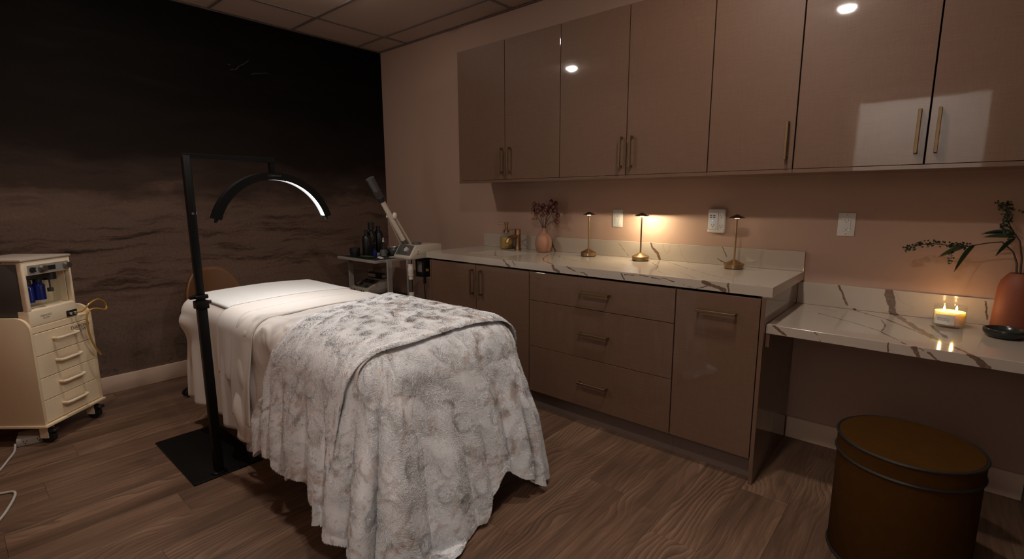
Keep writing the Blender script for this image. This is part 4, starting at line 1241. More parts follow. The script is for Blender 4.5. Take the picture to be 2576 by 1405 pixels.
def pile(name, P, UV, count, seed, length=0.0088, width=0.00105, flip=1):
    """short plush pile: tapered blades combed in drifting tufts, joined into one part"""
    r = np.random.default_rng(seed)
    nu, nv = P.shape[:2]
    du = np.zeros_like(P); dv = np.zeros_like(P)
    du[1:-1] = P[2:] - P[:-2]; du[0] = P[1] - P[0]; du[-1] = P[-1] - P[-2]
    dv[:, 1:-1] = P[:, 2:] - P[:, :-2]; dv[:, 0] = P[:, 1] - P[:, 0]; dv[:, -1] = P[:, -1] - P[:, -2]
    N = np.cross(du, dv)
    N /= np.maximum(np.linalg.norm(N, axis=-1, keepdims=True), 1e-9)
    area = np.linalg.norm(np.cross(P[1:, :-1] - P[:-1, :-1], P[:-1, 1:] - P[:-1, :-1]), axis=-1)
    # rims get extra blades so that the hem looks furry
    wgt = area.copy()
    wgt[:2] *= 2.5; wgt[-2:] *= 2.5; wgt[:, :2] *= 2.8; wgt[:, -2:] *= 2.8
    cdf = np.cumsum(wgt.ravel()); cdf /= cdf[-1]
    cell = np.searchsorted(cdf, r.random(count))
    i, j = np.divmod(cell, nv - 1)
    a, b = r.random((2, count))
    def bil(A):
        return (A[i, j].T * (1 - a) * (1 - b) + A[i + 1, j].T * a * (1 - b) + A[i, j + 1].T * (1 - a) * b + A[i + 1, j + 1].T * a * b).T
    p, n, uv = bil(P), bil(N), bil(UV)
    n = n / np.maximum(np.linalg.norm(n, axis=1, keepdims=True), 1e-9) * flip
    Tu, Tv = bil(du), bil(dv)
    Tu /= np.maximum(np.linalg.norm(Tu, axis=1, keepdims=True), 1e-9); Tv /= np.maximum(np.linalg.norm(Tv, axis=1, keepdims=True), 1e-9)
    ang = 2.6 * PI * vnoise(uv[:, 0], uv[:, 1], seed + 1, 11, 3.0, 13.0) + r.normal(0, 0.30, count)
    comb = Tu * np.cos(ang)[:, None] + Tv * np.sin(ang)[:, None]
    tilt = np.clip(1.2 + 0.4 * vnoise(uv[:, 0], uv[:, 1], seed + 2, 11, 5, 18) + r.normal(0, 0.22, count), 0.15, 1.9)
    for m_, v_ in ((j < 3, -Tv), (j > nv - 5, Tv), (i < 3, -Tu), (i > nu - 5, Tu)):
        comb[m_] = v_[m_] + 0.35 * comb[m_]
        tilt[m_] = 1.0 + 1.2 * r.random(int(m_.sum()))
    d = n * 1.0 + comb * tilt[:, None]
    d /= np.linalg.norm(d, axis=1, keepdims=True)
    Ln = length * (0.75 + 0.5 * r.random(count)) * (0.85 + 0.5 * vnoise(uv[:, 0], uv[:, 1], seed + 3, 7, 3, 10))
    side = np.cross(d, n + 0.45 * r.normal(size=(count, 3))); side /= np.linalg.norm(side, axis=1, keepdims=True)
    w = (width * (0.7 + 0.6 * r.random(count)))[:, None]
    base = p - n * 0.002
    mid = base + d * (Ln * 0.55)[:, None]
    tip = mid + (d * 0.7 + comb * 0.5) * (Ln * 0.45)[:, None]
    V = np.empty((count, 5, 3))
    V[:, 0] = base - side * w; V[:, 1] = base + side * w; V[:, 2] = mid + side * w * 0.8; V[:, 3] = mid - side * w * 0.8; V[:, 4] = tip
    V[..., 2] = np.maximum(V[..., 2], 0.002)
    idx = (np.arange(count) * 5)[:, None]
    quads = (idx + np.array([0, 1, 2, 3])).ravel(); tris = (idx + np.array([3, 2, 4])).ravel()
    loops = np.concatenate([quads, tris]).astype(np.int32)
    me = bpy.data.meshes.new(name)
    me.vertices.add(count * 5)
    me.vertices.foreach_set('co', (V.reshape(-1, 3) - np.array(bl.location)).astype(np.float32).ravel())
    me.loops.add(len(loops)); me.loops.foreach_set('vertex_index', loops)
    me.polygons.add(count * 2)
    ls = np.concatenate([np.arange(count) * 4, count * 4 + np.arange(count) * 3]).astype(np.int32)
    me.polygons.foreach_set('loop_start', ls)
    try:
        me.polygons.foreach_set('loop_total', np.concatenate([np.full(count, 4), np.full(count, 3)]).astype(np.int32))
    except Exception:
        pass
    me.polygons.foreach_set('use_smooth', np.ones(count * 2, dtype=bool))
    l = me.uv_layers.new(name='UVMap')
    l.data.foreach_set('uv', uv[loops // 5].astype(np.float32).ravel())
    at = me.attributes.new('surf_n', 'FLOAT_VECTOR', 'POINT')
    at.data.foreach_set('vector', np.repeat(n, 5, axis=0).astype(np.float32).ravel())
    me.materials.append(M_FUR_PILE)
    me.update()
    o = link(name, me, bl)
    o['kind'] = 'stuff'
    return o
pile('fur_pile', PL_, UL_, 340000, 21)
pile('fur_pile', PU_, UU_, 220000, 31)

# ================================================================= half-moon floor lamp
LX, LY = -2.178, -1.645
t = thing('half_moon_lamp', 'black floor lamp with a half-moon light arching over the bed', 'lamp', (LX, LY, 0.0004))
MB().box(-0.118, 0.186, -0.040, 0.572, 0.0, 0.008, 0.002, 1).build('base_plate', M_BLACK, t)
MB().lathe([(0, 0.0085), (0.034, 0.0085), (0.034, 0.013), (0.024, 0.018), (0.0, 0.018)], 28).build('collar', M_BLACK, t)
MB().box(-0.0185, 0.0185, -0.0185, 0.0185, 0.0185, 0.845, 0.003, 2).build('lower_pole', M_BLACK, t)
MB().box(-0.0155, 0.0155, -0.0155, 0.0155, 0.8455, 1.482, 0.003, 2).build('upper_pole', M_BLACK, t)
cl = MB().box(-0.026, 0.026, -0.026, 0.026, 0.806, 0.842, 0.004, 2).box(-0.026, 0.026, -0.026, 0.026, 0.852, 0.868, 0.004, 2)
cl.box(-0.045, -0.02, -0.012, 0.012, 0.853, 0.866, 0.002, 1)
cl = cl.build('height_clamp', M_BLACK, t)
MB().cyl((0.02, -0.01, 0.835), (0.038, -0.014, 0.835), 0.007, n=14).cyl((0.02, 0.012, 0.86), (0.034, 0.012, 0.86), 0.006, n=12).build('clamp_knob', M_BLACKP, cl)
for s in (-1, 1):
    MB().cyl((0, s * 0.0156, 1.232), (0, s * 0.020, 1.232), 0.0055, n=12).build('bolt', M_STEELD, t)
MB().cyl((0.0156, 0, 1.232), (0.020, 0, 1.232), 0.0055, n=12).build('bolt', M_STEELD, t)
ax = -1.815 - LX
MB().box(-0.0125, ax + 0.0125, -0.0125, 0.0125, 1.466, 1.490, 0.002, 1).build('arm', M_BLACK, t)
MB().box(ax - 0.0125, ax + 0.0125, -0.0125, 0.0125, 1.421, 1.4655, 0.002, 1).build('drop_bracket', M_BLACK, t)
zc, RO, RI = 1.124, 0.297, 0.264
a0, a1, n = math.radians(16.5), math.radians(163.5), 64
def arc_sweep(prof, a0, a1, n):
    """closed profile of (radius, y) swept round the lamp's centre"""
    mb = MB(); bm = mb.bm; rings = []
    for k in range(n + 1):
        a = a0 + (a1 - a0) * k / n
        rings.append([bm.verts.new((ax + r * math.cos(a), yy, zc + r * math.sin(a))) for r, yy in prof])
    m = len(prof)
    for A, B in zip(rings[:-1], rings[1:]):
        for k in range(m):
            bm.faces.new((A[k], A[(k + 1) % m], B[(k + 1) % m], B[k]))
    bm.faces.new(rings[0]); bm.faces.new(rings[-1][::-1])
    bmesh.ops.recalc_face_normals(bm, faces=bm.faces)
    return mb
hs = arc_sweep([(RO, -0.024), (RO, 0.024), (RI - 0.002, 0.024), (RI - 0.002, 0.020), (RI + 0.006, 0.020), (RI + 0.006, -0.020), (RI - 0.002, -0.020), (RI - 0.002, -0.024)], a0, a1, n).build('arc_housing', M_BLACK, t)
mbs = MB(); prev = None
for k in range(n + 1):
    a = a0 + 0.03 + (a1 - a0 - 0.32) * k / n
    cur = [mbs.bm.verts.new((ax + (RI + 0.004) * math.cos(a), yy, zc + (RI + 0.004) * math.sin(a))) for yy in (-0.0195, 0.0195)]
    if prev: mbs.bm.faces.new((prev[0], cur[0], cur[1], prev[1]))
    prev = cur
led = mbs.build('light_strip', emit('half_moon_light', (1.0, 0.98, 0.955), E_ARC), t)
for a in (a0 - 0.012, a1 + 0.012):
    MB().box(-0.014, 0.014, -0.012, 0.012, -0.008, 0.004, 0.002, 1, M=Matrix.Translation((ax + 0.278 * math.cos(a), 0.0, zc + 0.278 * math.sin(a))) @ Matrix.Rotation(PI / 2 - a, 4, 'Y')).build('end_cap', M_BLACKP, t)
text('lettering', 'COSMOGLO', 0.011, frameM((ax + 0.002, -0.0242, zc + 0.2805), (1, 0, 0), (0, 0, 1), (0, -1, 0)), M_INKG, hs, 0.0003)

# ================================================================= office chair behind the bed
t = thing('office_chair', 'brown leather office chair on chrome wheeled base behind the bed head', 'chair', (-1.668, -0.40, 0.0004), math.radians(8))
nn = 20
Pb = np.zeros((nn + 1, 13, 3))
for i in range(nn + 1):
    u = -1 + 2 * i / nn
    for j in range(13):
        v = j / 12
        w = 0.205 * (1 - 0.10 * v) * (1 - 0.05 * (1 - v))
        top = 0.30 * (1 - abs(u) ** 3.2 * 0.55)
        Pb[i, j] = (w * u, 0.145 + 0.03 * v - 0.07 * u * u, 0.52 + top * v)
o = link('backrest', grid_mesh('backrest', Pb, M_LEATHER), t)
md = o.modifiers.new('th', 'SOLIDIFY'); md.thickness = 0.022
MB().box(-0.225, 0.225, -0.22, 0.19, 0.43, 0.485, 0.022, 3).build('seat', M_LEATHER, t)
MB().box(-0.03, 0.03, 0.09, 0.15, 0.40, 0.53, 0.01).build('back_bracket', M_BLACKP, t)
MB().cyl((0, 0, 0.12), (0, 0, 0.43), 0.022, n=20).build('gas_column', M_STEEL, t)
for k in range(5):
    a = math.radians(192 - 8 + 72 * k)
    e = Vector((math.cos(a), math.sin(a), 0))
    MB().tube([e * 0.02 + Vector((0, 0, 0.125)), e * 0.15 + Vector((0, 0, 0.112)), e * 0.295 + Vector((0, 0, 0.066))], [0.022, 0.018, 0.013], 12).build('star_leg', M_STEEL, t)
    s = Vector((-e.y, e.x, 0))
    c0 = e * 0.30
    w = MB()
    for q in (-1, 1):
        w.cyl(c0 + s * (q * 0.010) + Vector((0, 0, 0.026)), c0 + s * (q * 0.026) + Vector((0, 0, 0.026)), 0.0255, n=20)
    w.cyl(c0 + Vector((0, 0, 0.03)), c0 + Vector((0, 0, 0.062)), 0.008, n=10)
    w.build('caster', M_RUBBER, t)
for s in (-1, 1):
    MB().tube([(s * 0.20, 0.02, 0.44), (s * 0.25, 0.02, 0.46), (s * 0.262, 0.02, 0.56), (s * 0.262, -0.10, 0.575)], 0.012, 10).build('armrest', M_BLACKP, t)

# ================================================================= equipment trolley
TX0, TX1, TY0, TY1, TZ = -0.66, -0.20, -0.742, -0.168, 0.80
t = thing('equipment_trolley', 'grey metal two-shelf trolley in the corner behind the steamer', 'trolley', ((TX0 + TX1) / 2, (TY0 + TY1) / 2, 0.0004))
for nm, z, dx in (('top_shelf', TZ, 0.0), ('lower_shelf', 0.455, 0.03)):
    sh = bw(MB().box(TX0 + dx, TX1 - dx, TY0 + 0.004, TY1 - 0.004, z - 0.022, z, 0.002, 1), nm, M_TROL, t)
    mbm = MB().box(TX0 + dx + 0.018, TX1 - dx - 0.018, TY0 + 0.022, TY1 - 0.022, z + 0.0003, z + 0.003)
    bmesh.ops.transform(mbm.bm, matrix=Matrix.Translation(-t.location), verts=mbm.bm.verts)
    mbm.build('shelf_mat', M_GREYMAT, sh, smooth=False)
sh = bw(MB().box(TX0 + 0.03, TX1 - 0.03, TY0 + 0.004, TY1 - 0.004, 0.10, 0.122, 0.002, 1), 'bottom_shelf', M_TROL, t)
for x in (-0.53, -0.33):
    for yy in (TY0 - 0.001, TY1 - 0.029):
        l_ = bw(MB().box(x - 0.022, x + 0.022, yy - 0.012 if yy < -0.4 else yy + 0.026, yy + 0.0045 if yy < -0.4 else yy + 0.041, 0.055, TZ + 0.001, 0.002, 1), 'leg', M_TROL, t)
        mbw = MB().cyl((x - 0.012, yy + 0.01, 0.027), (x + 0.012, yy + 0.01, 0.027), 0.0265, n=18).box(x - 0.016, x + 0.016, yy - 0.005, yy + 0.025, 0.045, 0.0555)
        bmesh.ops.transform(mbw.bm, matrix=Matrix.Translation(-t.location), verts=mbw.bm.verts)
        mbw.build('caster', M_RUBBER, l_)
ZT2 = TZ + 0.0034
def dark_bottle(x, yv, r, hs_, hn, label, cap=0.02):
    b_ = thing('dark_bottle', label, 'bottle', (x, yv, ZT2), 0, 'dark product bottles on the trolley')
    MB().lathe([(0, 0), (r * 0.95, 0), (r, 0.004), (r, hs_ * 0.82), (r * 0.85, hs_ * 0.92), (r * 0.42, hs_), (r * 0.40, hs_ + 0.008), (0, hs_ + 0.008)], 28).build('body', M_BOTTLE, b_)
    MB().lathe([(0, hs_ + 0.0085), (r * cap * 22, hs_ + 0.0085), (r * cap * 22, hn), (0, hn)], 24).build('cap', M_BLACKP, b_)
    return b_
M_BOTTLE = simple('dark_bottle_plastic', (0.008, 0.008, 0.009), 0.3)
b_ = dark_bottle(-0.508, -0.40, 0.037, 0.185, 0.225, 'dark round-shouldered bottle, leftmost on the trolley')
b_ = dark_bottle(-0.440, -0.375, 0.035, 0.215, 0.285, 'tallest dark bottle with a tall cap on the trolley', 0.034)
text('lettering', 'ne', 0.034, frameM((-0.440 + 0.002 + 0.440, -0.0352, 0.11), (1, 0, 0), (0, 0, 1), (0, -1, 0)), M_INKG, b_, 0.0002)
b_ = dark_bottle(-0.345, -0.34, 0.043, 0.215, 0.250, 'wide dark bottle, rightmost on the trolley behind the spray bottle')
b_ = thing('spray_bottle', 'clear frosted spray bottle with white nozzle on the trolley', 'bottle', (-0.425, -0.525, ZT2), 0)
MB().lathe([(0, 0), (0.030, 0), (0.032, 0.004), (0.032, 0.085), (0.027, 0.104), (0.011, 0.118), (0.010, 0.122)], 28).build('body', M_FROST, b_)
MB().lathe([(0, 0.002), (0.0300, 0.003), (0.0300, 0.055), (0, 0.055)], 28).build('liquid', M_GREYL, b_)
MB().lathe([(0, 0.1225), (0.0085, 0.1225), (0.0085, 0.138), (0.0055, 0.140), (0.0055, 0.158), (0, 0.160)], 18).build('nozzle', M_WPLAST, b_)
b_ = thing('black_jar', 'black lidded jar at the left end of the trolley', 'jar', (-0.600, -0.36, ZT2))
MB().lathe([(0, 0), (0.040, 0), (0.041, 0.003), (0.041, 0.045), (0, 0.045)], 32).build('body', M_BOTTLE, b_)
MB().lathe([(0, 0.0455), (0.043, 0.0455), (0.043, 0.074), (0.041, 0.076), (0, 0.076)], 32).build('lid', M_BLACKP, b_)
b_ = thing('blue_bottle', 'small cobalt blue bottle in front on the trolley', 'bottle', (-0.515, -0.53, ZT2))
MB().lathe([(0, 0), (0.0155, 0), (0.0165, 0.003), (0.0165, 0.050), (0.008, 0.058), (0, 0.058)], 22).build('body', M_BLUE, b_)
MB().lathe([(0, 0.0585), (0.009, 0.0585), (0.009, 0.072), (0, 0.073)], 16).build('cap', M_BLACKP, b_)
b_ = thing('steel_bowl', 'small shiny steel bowl on the trolley beside the steamer', 'bowl', (-0.335, -0.545, ZT2))
MB().lathe([(0, 0), (0.030, 0), (0.044, 0.012), (0.058, 0.045), (0.063, 0.075), (0.0655, 0.076), (0.0615, 0.0755), (0.056, 0.046), (0.042, 0.015), (0, 0.004)], 40).build('bowl', M_STEEL, b_)
b_ = thing('green_packet_tray', 'dark tray holding a green packet on the trolley', 'tray', (-0.585, -0.515, ZT2))
MB().box(-0.05, 0.05, -0.085, 0.085, 0, 0.008, 0.003, 2).build('tray', M_BLACKP, b_)
MB().box(-0.034, 0.034, -0.062, 0.062, 0.0085, 0.016, 0.004, 2).build('packet', M_GREENPK, b_)
b_ = thing('eye_goggles', 'pale protective goggles lying on the trolley front edge', 'goggles', (-0.555, -0.665, ZT2), math.radians(70))
for s in (-1, 1):
    MB().ball((s * 0.030, 0, 0.008), 0.025, (1, 0.8, 0.36), 16, 10).build('eye_cup', M_WPLAST, b_)
MB().box(-0.010, 0.010, -0.004, 0.004, 0.004, 0.010, 0.002).build('bridge', M_WPLAST, b_)
b_ = thing('paper_pad', 'small pale paper pad on the trolley by the steel bowl', 'paper', (-0.42, -0.66, ZT2))
MB().box(-0.03, 0.03, -0.022, 0.022, 0, 0.006, 0.001, 1).build('pad', M_PAPER, b_)
b_ = thing('flat_box', 'low grey box under the spray bottle on the trolley', 'box', (-0.38, -0.445, ZT2))
MB().box(-0.075, 0.075, -0.035, 0.035, 0, 0.022, 0.003, 2).build('box', M_GREYL, b_)
# treatment console on the lower shelf
ZS2 = 0.4584
b_ = thing('skin_care_console', 'beige sloped control console on the lower trolley shelf', 'device', (-0.535, -0.412, ZS2))
prof = [(0.0, 0.0), (0.22, 0.0), (0.22, 0.120), (0.165, 0.120), (0.0, 0.052)]
Mx = frameM((0, 0, 0), (1, 0, 0), (0, 0, 1), (0, -1, 0))
MB().prism(prof, -0.25, 0.0, M=Mx, bev=0.006).build('case', M_BEIGE, b_)
sl = Vector((0.165, 0, 0.068)).normalized(); nv_ = Vector((-sl.z, 0, sl.x))
def onslope(d, yv, h): return Vector((0, yv, 0.052)) + sl * d + nv_ * h
pf = frameM(onslope(0.089, 0.125, 0.0008), sl, (0, 1, 0), nv_)
pn = MB().box(-0.068, 0.068, -0.100, 0.100, -0.0005, 0.0012, M=pf).build('control_panel', M_GREYP, b_, smooth=False)
for (d, yv) in ((-0.03, 0.045), (0.03, -0.04)):
    MB().lathe([(0, 0.0013), (0.017, 0.0013), (0.016, 0.016), (0.012, 0.018), (0, 0.018)], 20, M=pf @ Matrix.Translation((d, yv, 0))).build('knob', M_BLACKP, pn)
for (d, yv) in ((-0.045, -0.06), (-0.05, 0.09), (0.045, 0.07)):
    MB().box(d - 0.010, d + 0.010, yv - 0.014, yv + 0.014, 0.0013, 0.007, 0.002, 1, M=pf).build('switch', M_BLACKP, pn)
for yv, r in ((0.195, 0.010), (0.085, 0.0085), (0.050, 0.0085)):
    MB().cyl((-0.0035, yv, 0.030), (-0.0002, yv, 0.030), r, n=18).build('port', M_BLACKP, b_)
MB().box(0.02, 0.21, -0.0022, -0.0001, 0.012, 0.045, 0.001, 1).build('side_panel', M_BEIGE, b_)
b_ = thing('black_device_box', 'black electronic box lying on the beige console', 'device', (-0.456, -0.320, ZS2 + 0.1206))
MB().box(0.086, 0.138, -0.075, 0.14, 0, 0.050, 0.005, 2).build('case', M_BLACKP, b_)
MB().box(0.0835, 0.0857, 0.02, 0.13, 0.010, 0.040, 0.001, 1).build('front_plate', M_BEIGE, b_)
MB().box(0.092, 0.132, -0.0775, -0.0753, 0.010, 0.040, 0.001, 1).build('side_plate', M_GREYL, b_)

# ================================================================= facial steamer
SFX, SY_0, SY_1 = -0.710, -1.263, -1.062
ARM_TOP = Vector((-0.907, -1.10, 1.434))
t = thing('facial_steamer', 'beige facial steamer with a raised nozzle arm beside the counter', 'steamer', (SFX + 0.12, (SY_0 + SY_1) / 2, 0.0004))
zb_, zt_ = 0.855, 0.953
wy = SY_1 - SY_0
def S(x, y_, z): return Vector((x - 0.12, y_ - wy / 2, z))
prof = [(0.0, zb_), (0.30, zb_), (0.30, zt_), (0.055, zt_), (0.0, zb_ + 0.018)]
Ms = frameM(S(0, 0, 0), (1, 0, 0), (0, 0, 1), (0, -1, 0))
hd = MB().prism(prof, -wy, 0.0, M=Ms, bev=0.007).build('head_unit', M_BEIGE, t)
sl = Vector((0.055, 0, zt_ - zb_ - 0.018)).normalized(); nv_ = Vector((-sl.z, 0, sl.x))
pf = frameM(S(0, wy / 2, zb_ + 0.018) + sl * 0.055 + nv_ * 0.0006, sl, (0, 1, 0), nv_)
pn = MB().box(-0.042, 0.042, -wy / 2 + 0.015, wy / 2 - 0.015, -0.0005, 0.0012, M=pf).build('control_panel', M_GREYP, hd, smooth=False)
MB().lathe([(0, 0.0013), (0.019, 0.0013), (0.018, 0.016), (0, 0.017)], 22, M=pf @ Matrix.Translation((0.0, -0.028, 0))).build('timer_knob', M_BEIGE, hd)
MB().lathe([(0, 0.0013), (0.012, 0.0013), (0.011, 0.006), (0, 0.006)], 18, M=pf @ Matrix.Translation((-0.018, 0.048, 0))).build('switch', simple('teal_switch', (0.01, 0.09, 0.085), 0.4), hd)
MB().lathe([(0, 0.0013), (0.005, 0.0013), (0.005, 0.004), (0, 0.004)], 12, M=pf @ Matrix.Translation((0.024, 0.020, 0))).build('pilot_light', simple('teal_lamp', (0.01, 0.07, 0.10), 0.4), hd)
for (dx, dz) in ((0.075, 0.055), (0.070, 0.038)):
    p = S(dx, 0, zb_ + dz)
    MB().cyl(p + Vector((0, -0.0012, 0)), p + Vector((0, 0.001, 0)), 0.004, n=12).build('screw', M_BLACKP, hd)
MB().lathe([(0, 0.0), (0.034, 0.0), (0.034, 0.012), (0.030, 0.016), (0, 0.016)], 28, tuple(S(0.135, wy * 0.45, zt_ + 0.0006))).build('filler_cap', M_GREYP, t)
px = S(0.12, wy / 2, 0)
MB().tube([S(0.055, wy * 0.35, zb_ - 0.0008), S(0.055, wy * 0.35, 0.06)], 0.0115, 16).build('chrome_pole', M_STEELD, t)
pj = S(0.055, wy * 0.35, 0)
MB().lathe([(0.0118, 0.735), (0.0205, 0.735), (0.0205, 0.755), (0.0215, 0.758), (0.0215, 0.785), (0.0195, 0.788), (0.0195, 0.812), (0.017, 0.815), (0.0118, 0.815)], 24, (pj.x, pj.y, 0)).lathe([(0.0118, 0.70), (0.018, 0.70), (0.018, 0.725), (0.0225, 0.728), (0.0225, 0.7345), (0.0118, 0.7345)], 24, (pj.x, pj.y, 0)).build('upper_lock_collar', M_IVORY, t)
MB().lathe([(0.0118, 0.53), (0.0195, 0.53), (0.0195, 0.60), (0.0118, 0.602)], 24, (pj.x, pj.y, 0)).build('lower_lock_collar', M_IVORY, t)
MB().lathe([(0.0118, 0.058), (0.03, 0.058), (0.035, 0.08), (0.0118, 0.10)], 20, (pj.x, pj.y, 0)).build('base_hub', M_IVORY, t)
for k in range(5):
    a = math.radians(30 + 72 * k); e = Vector((math.cos(a), math.sin(a), 0))
    lg = MB().tube([Vector((pj.x, pj.y, 0.075)) + e * 0.025, Vector((pj.x, pj.y, 0.055)) + e * 0.20], [0.015, 0.011], 10).build('base_leg', M_IVORY, t)
    c0 = Vector((pj.x, pj.y, 0.021)) + e * 0.20; s = Vector((-e.y, e.x, 0))
    MB().cyl(c0 - s * 0.012, c0 + s * 0.012, 0.0205, n=16).cyl(c0, c0 + Vector((0, 0, 0.03)), 0.006, n=8).build('caster', M_RUBBER, lg)
# boiler slung under the head
bo = MB().box(0.0, 0.115, -0.05, 0.05, zb_ - 0.150, zb_ - 0.0008, 0.006, 2, M=Matrix.Translation(S(0.145, wy * 0.4, 0))).build('boiler', M_BLACKP, t)
MB().box(0.02, 0.045, -0.0525, -0.0503, zb_ - 0.105, zb_ - 0.085, M=Matrix.Translation(S(0.145, wy * 0.4, 0))).build('warning_tag', M_YELLOW, bo, smooth=False)
MB().box(-0.0022, -0.0003, -0.03, 0.02, zb_ - 0.11, zb_ - 0.03, M=Matrix.Translation(S(0.145, wy * 0.4, 0))).build('rating_plate', M_GREYL, bo, smooth=False)
MB().cyl(S(0.175, wy * 0.4 - 0.02, zb_ - 0.20), S(0.175, wy * 0.4 - 0.02, zb_ - 0.1505), 0.012, 0.009, n=14).build('drain_valve', M_BLACKP, bo)
for dz in (0.03, 0.10):
    MB().ball(S(0.264, wy * 0.4 - 0.03, zb_ - dz), 0.006, u=10, v=8).build('boiler_screw', M_STEEL, bo)
q = S(0.24, wy * 0.4, zb_ - 0.155)
MB().lathe([(0, -0.10), (0.024, -0.095), (0.036, -0.06), (0.036, -0.02), (0.032, 0.0)], 24, tuple(q)).build('glass_cup', M_GLASS, t)
MB().tube([S(0.16, wy * 0.25, zb_ - 0.151), S(0.155, wy * 0.2, 0.62), S(0.17, wy * 0.2, 0.40), S(0.16, wy * 0.2, 0.12), S(0.10, wy * 0.1, 0.01)], 0.0035, 8).build('power_cord', M_CORDB, t)
# nozzle arm
A0 = S(0.085, wy * 0.80, zt_ + 0.0006)
A1 = ARM_TOP - t.location
dA = (A1 - A0)
MB().cyl(A0, A0 + dA * 0.07, 0.021, 0.0195, n=24).build('arm_base', M_GREYP, t)
MB().cyl(A0 + dA * 0.0705, A0 + dA * 0.66, 0.0185, n=24).build('steam_arm', M_IVORY, t)
MB().cyl(A0 + dA * 0.6605, A0 + dA * 0.72, 0.020, 0.021, n=24).build('arm_sleeve', M_BLACKP, t)
mb = MB()
for k in range(5):
    mb.cyl(A0 + dA * (0.7205 + 0.02 * k), A0 + dA * (0.738 + 0.02 * k), 0.0225 + 0.001 * k, 0.025 + 0.001 * k, n=24)
mb.build('flexible_neck', M_GREYP, t)
nz = MB().cyl(A0 + dA * 0.8205, A0 + dA * 0.985, 0.027, 0.029, n=28).build('nozzle', M_GREYP, t)
MB().cyl(A0 + dA * 0.9855, A0 + dA * 1.0, 0.031, 0.031, n=28).build('nozzle_rim', M_GREYP, nz)
fb = rgt * 1.0
brk = MB()
brk.tube([A0 + rgt * 0.042, A0 + dA * 0.44 + rgt * 0.032], 0.0075, 10)
brk.tube([A0 - rgt * 0.036, A0 + dA * 0.42 - rgt * 0.020], 0.006, 10)
brk.build('support_rod', M_BEIGE, t)
MB().cyl(A0 + dA * 0.44 - rgt * 0.030, A0 + dA * 0.44 + rgt * 0.035, 0.010, n=16).ball(A0 + dA * 0.45 + rgt * 0.034, 0.019, (0.9, 0.9, 1.35), 16, 10).build('pivot_knob', M_IVORY, t)

# ================================================================= rolling treatment cart
CW, CD = 0.388, 0.40
t = thing('rolling_cart', 'cream rolling cart with four drawers at the left', 'cart', (-2.672, -0.66, 0.0004), math.radians(42.1))
cart = t
MB().box(-0.006, CW + 0.006, -0.010, CD, 0.098, 0.113, 0.004, 2).build('base_board', M_CREAM, t)
for x0, nm in ((0.0, 'side_panel'), (CW - 0.016, 'side_panel')):
    r_ = 0.07
    pts = [(0.0, 0.1135), (CD, 0.1135), (CD, 0.695)]
    pts += [(r_ - r_ * math.sin(a), 0.695 - r_ + r_ * math.cos(a)) for a in [PI / 2 * k / 8 for k in range(9)]]
    MB().prism(pts, x0, x0 + 0.016, M=frameM((0, 0, 0), (0, 1, 0), (0, 0, 1), (1, 0, 0)), bev=0.003).build(nm, M_CREAM, t)
MB().box(0.0165, CW - 0.0165, CD - 0.012, CD, 0.1135, 0.66).build('back_panel', M_CREAM, t, smooth=False)
MB().box(0.0165, CW - 0.0165, 0.008, CD - 0.0125, 0.606, 0.640, 0.002, 1).build('top_deck', M_CREAM, t)
zs_ = [0.117, 0.240, 0.362, 0.484, 0.604]
for k in range(4):
    d_ = MB().box(0.0178, CW - 0.0178, 0.004, 0.022, zs_[k] + 0.0015, zs_[k + 1] - 0.0015, 0.002, 1).box(0.03, CW - 0.03, 0.0225, CD - 0.03, zs_[k] + 0.012, zs_[k + 1] - 0.02).build('drawer', M_CREAM, t)
    zz = zs_[k] + 0.073
    MB().tube([(0.125, 0.003, zz), (0.127, -0.022, zz), (0.140, -0.028, zz), (0.248, -0.028, zz), (0.261, -0.022, zz), (0.263, 0.003, zz)], 0.0075, 10).build('handle', M_CREAM2, d_)
    if k == 3:
        for s_, z in (('DIAMOND', 0.578), ('GLOW', 0.556)):
            text('lettering', s_, 0.026, frameM((0.305, 0.0038, z), (1, 0, 0), (0, 0, 1), (0, -1, 0)), M_INK, d_, 0.0002)
for (x, yv) in ((0.045, 0.04), (CW - 0.04, 0.04), (0.045, CD - 0.05), (CW - 0.04, CD - 0.05)):
    c_ = MB().cyl((x - 0.013, yv - 0.01, 0.034), (x + 0.013, yv - 0.01, 0.034), 0.0335, n=22).build('caster', M_RUBBER, t)
    MB().box(x - 0.024, x + 0.024, yv - 0.022, yv + 0.030, 0.086, 0.0975, 0.002, 1).box(x - 0.021, x - 0.0155, yv - 0.022, yv + 0.02, 0.03, 0.0865).box(x + 0.0155, x + 0.021, yv - 0.022, yv + 0.02, 0.03, 0.0865).build('fork', M_CREAM2, c_, smooth=False)
    MB().box(x - 0.020, x + 0.020, yv - 0.060, yv - 0.006, 0.060, 0.078, 0.008, 3).build('brake_pedal', M_BLACKP, c_)

# treatment machine standing on the cart
ca = Matrix.Translation((-2.672, -0.66, 0)) @ Matrix.Rotation(math.radians(42.1), 4, 'Z')
t = thing('treatment_machine', 'white tabletop skin treatment machine with blue bottles on the cart', 'machine', tuple(ca @ Vector((0.0, 0.0, 0.6412))), math.radians(42.1))
mw, mh, x0 = 0.288, 0.340, 0.020
y0 = 0.010
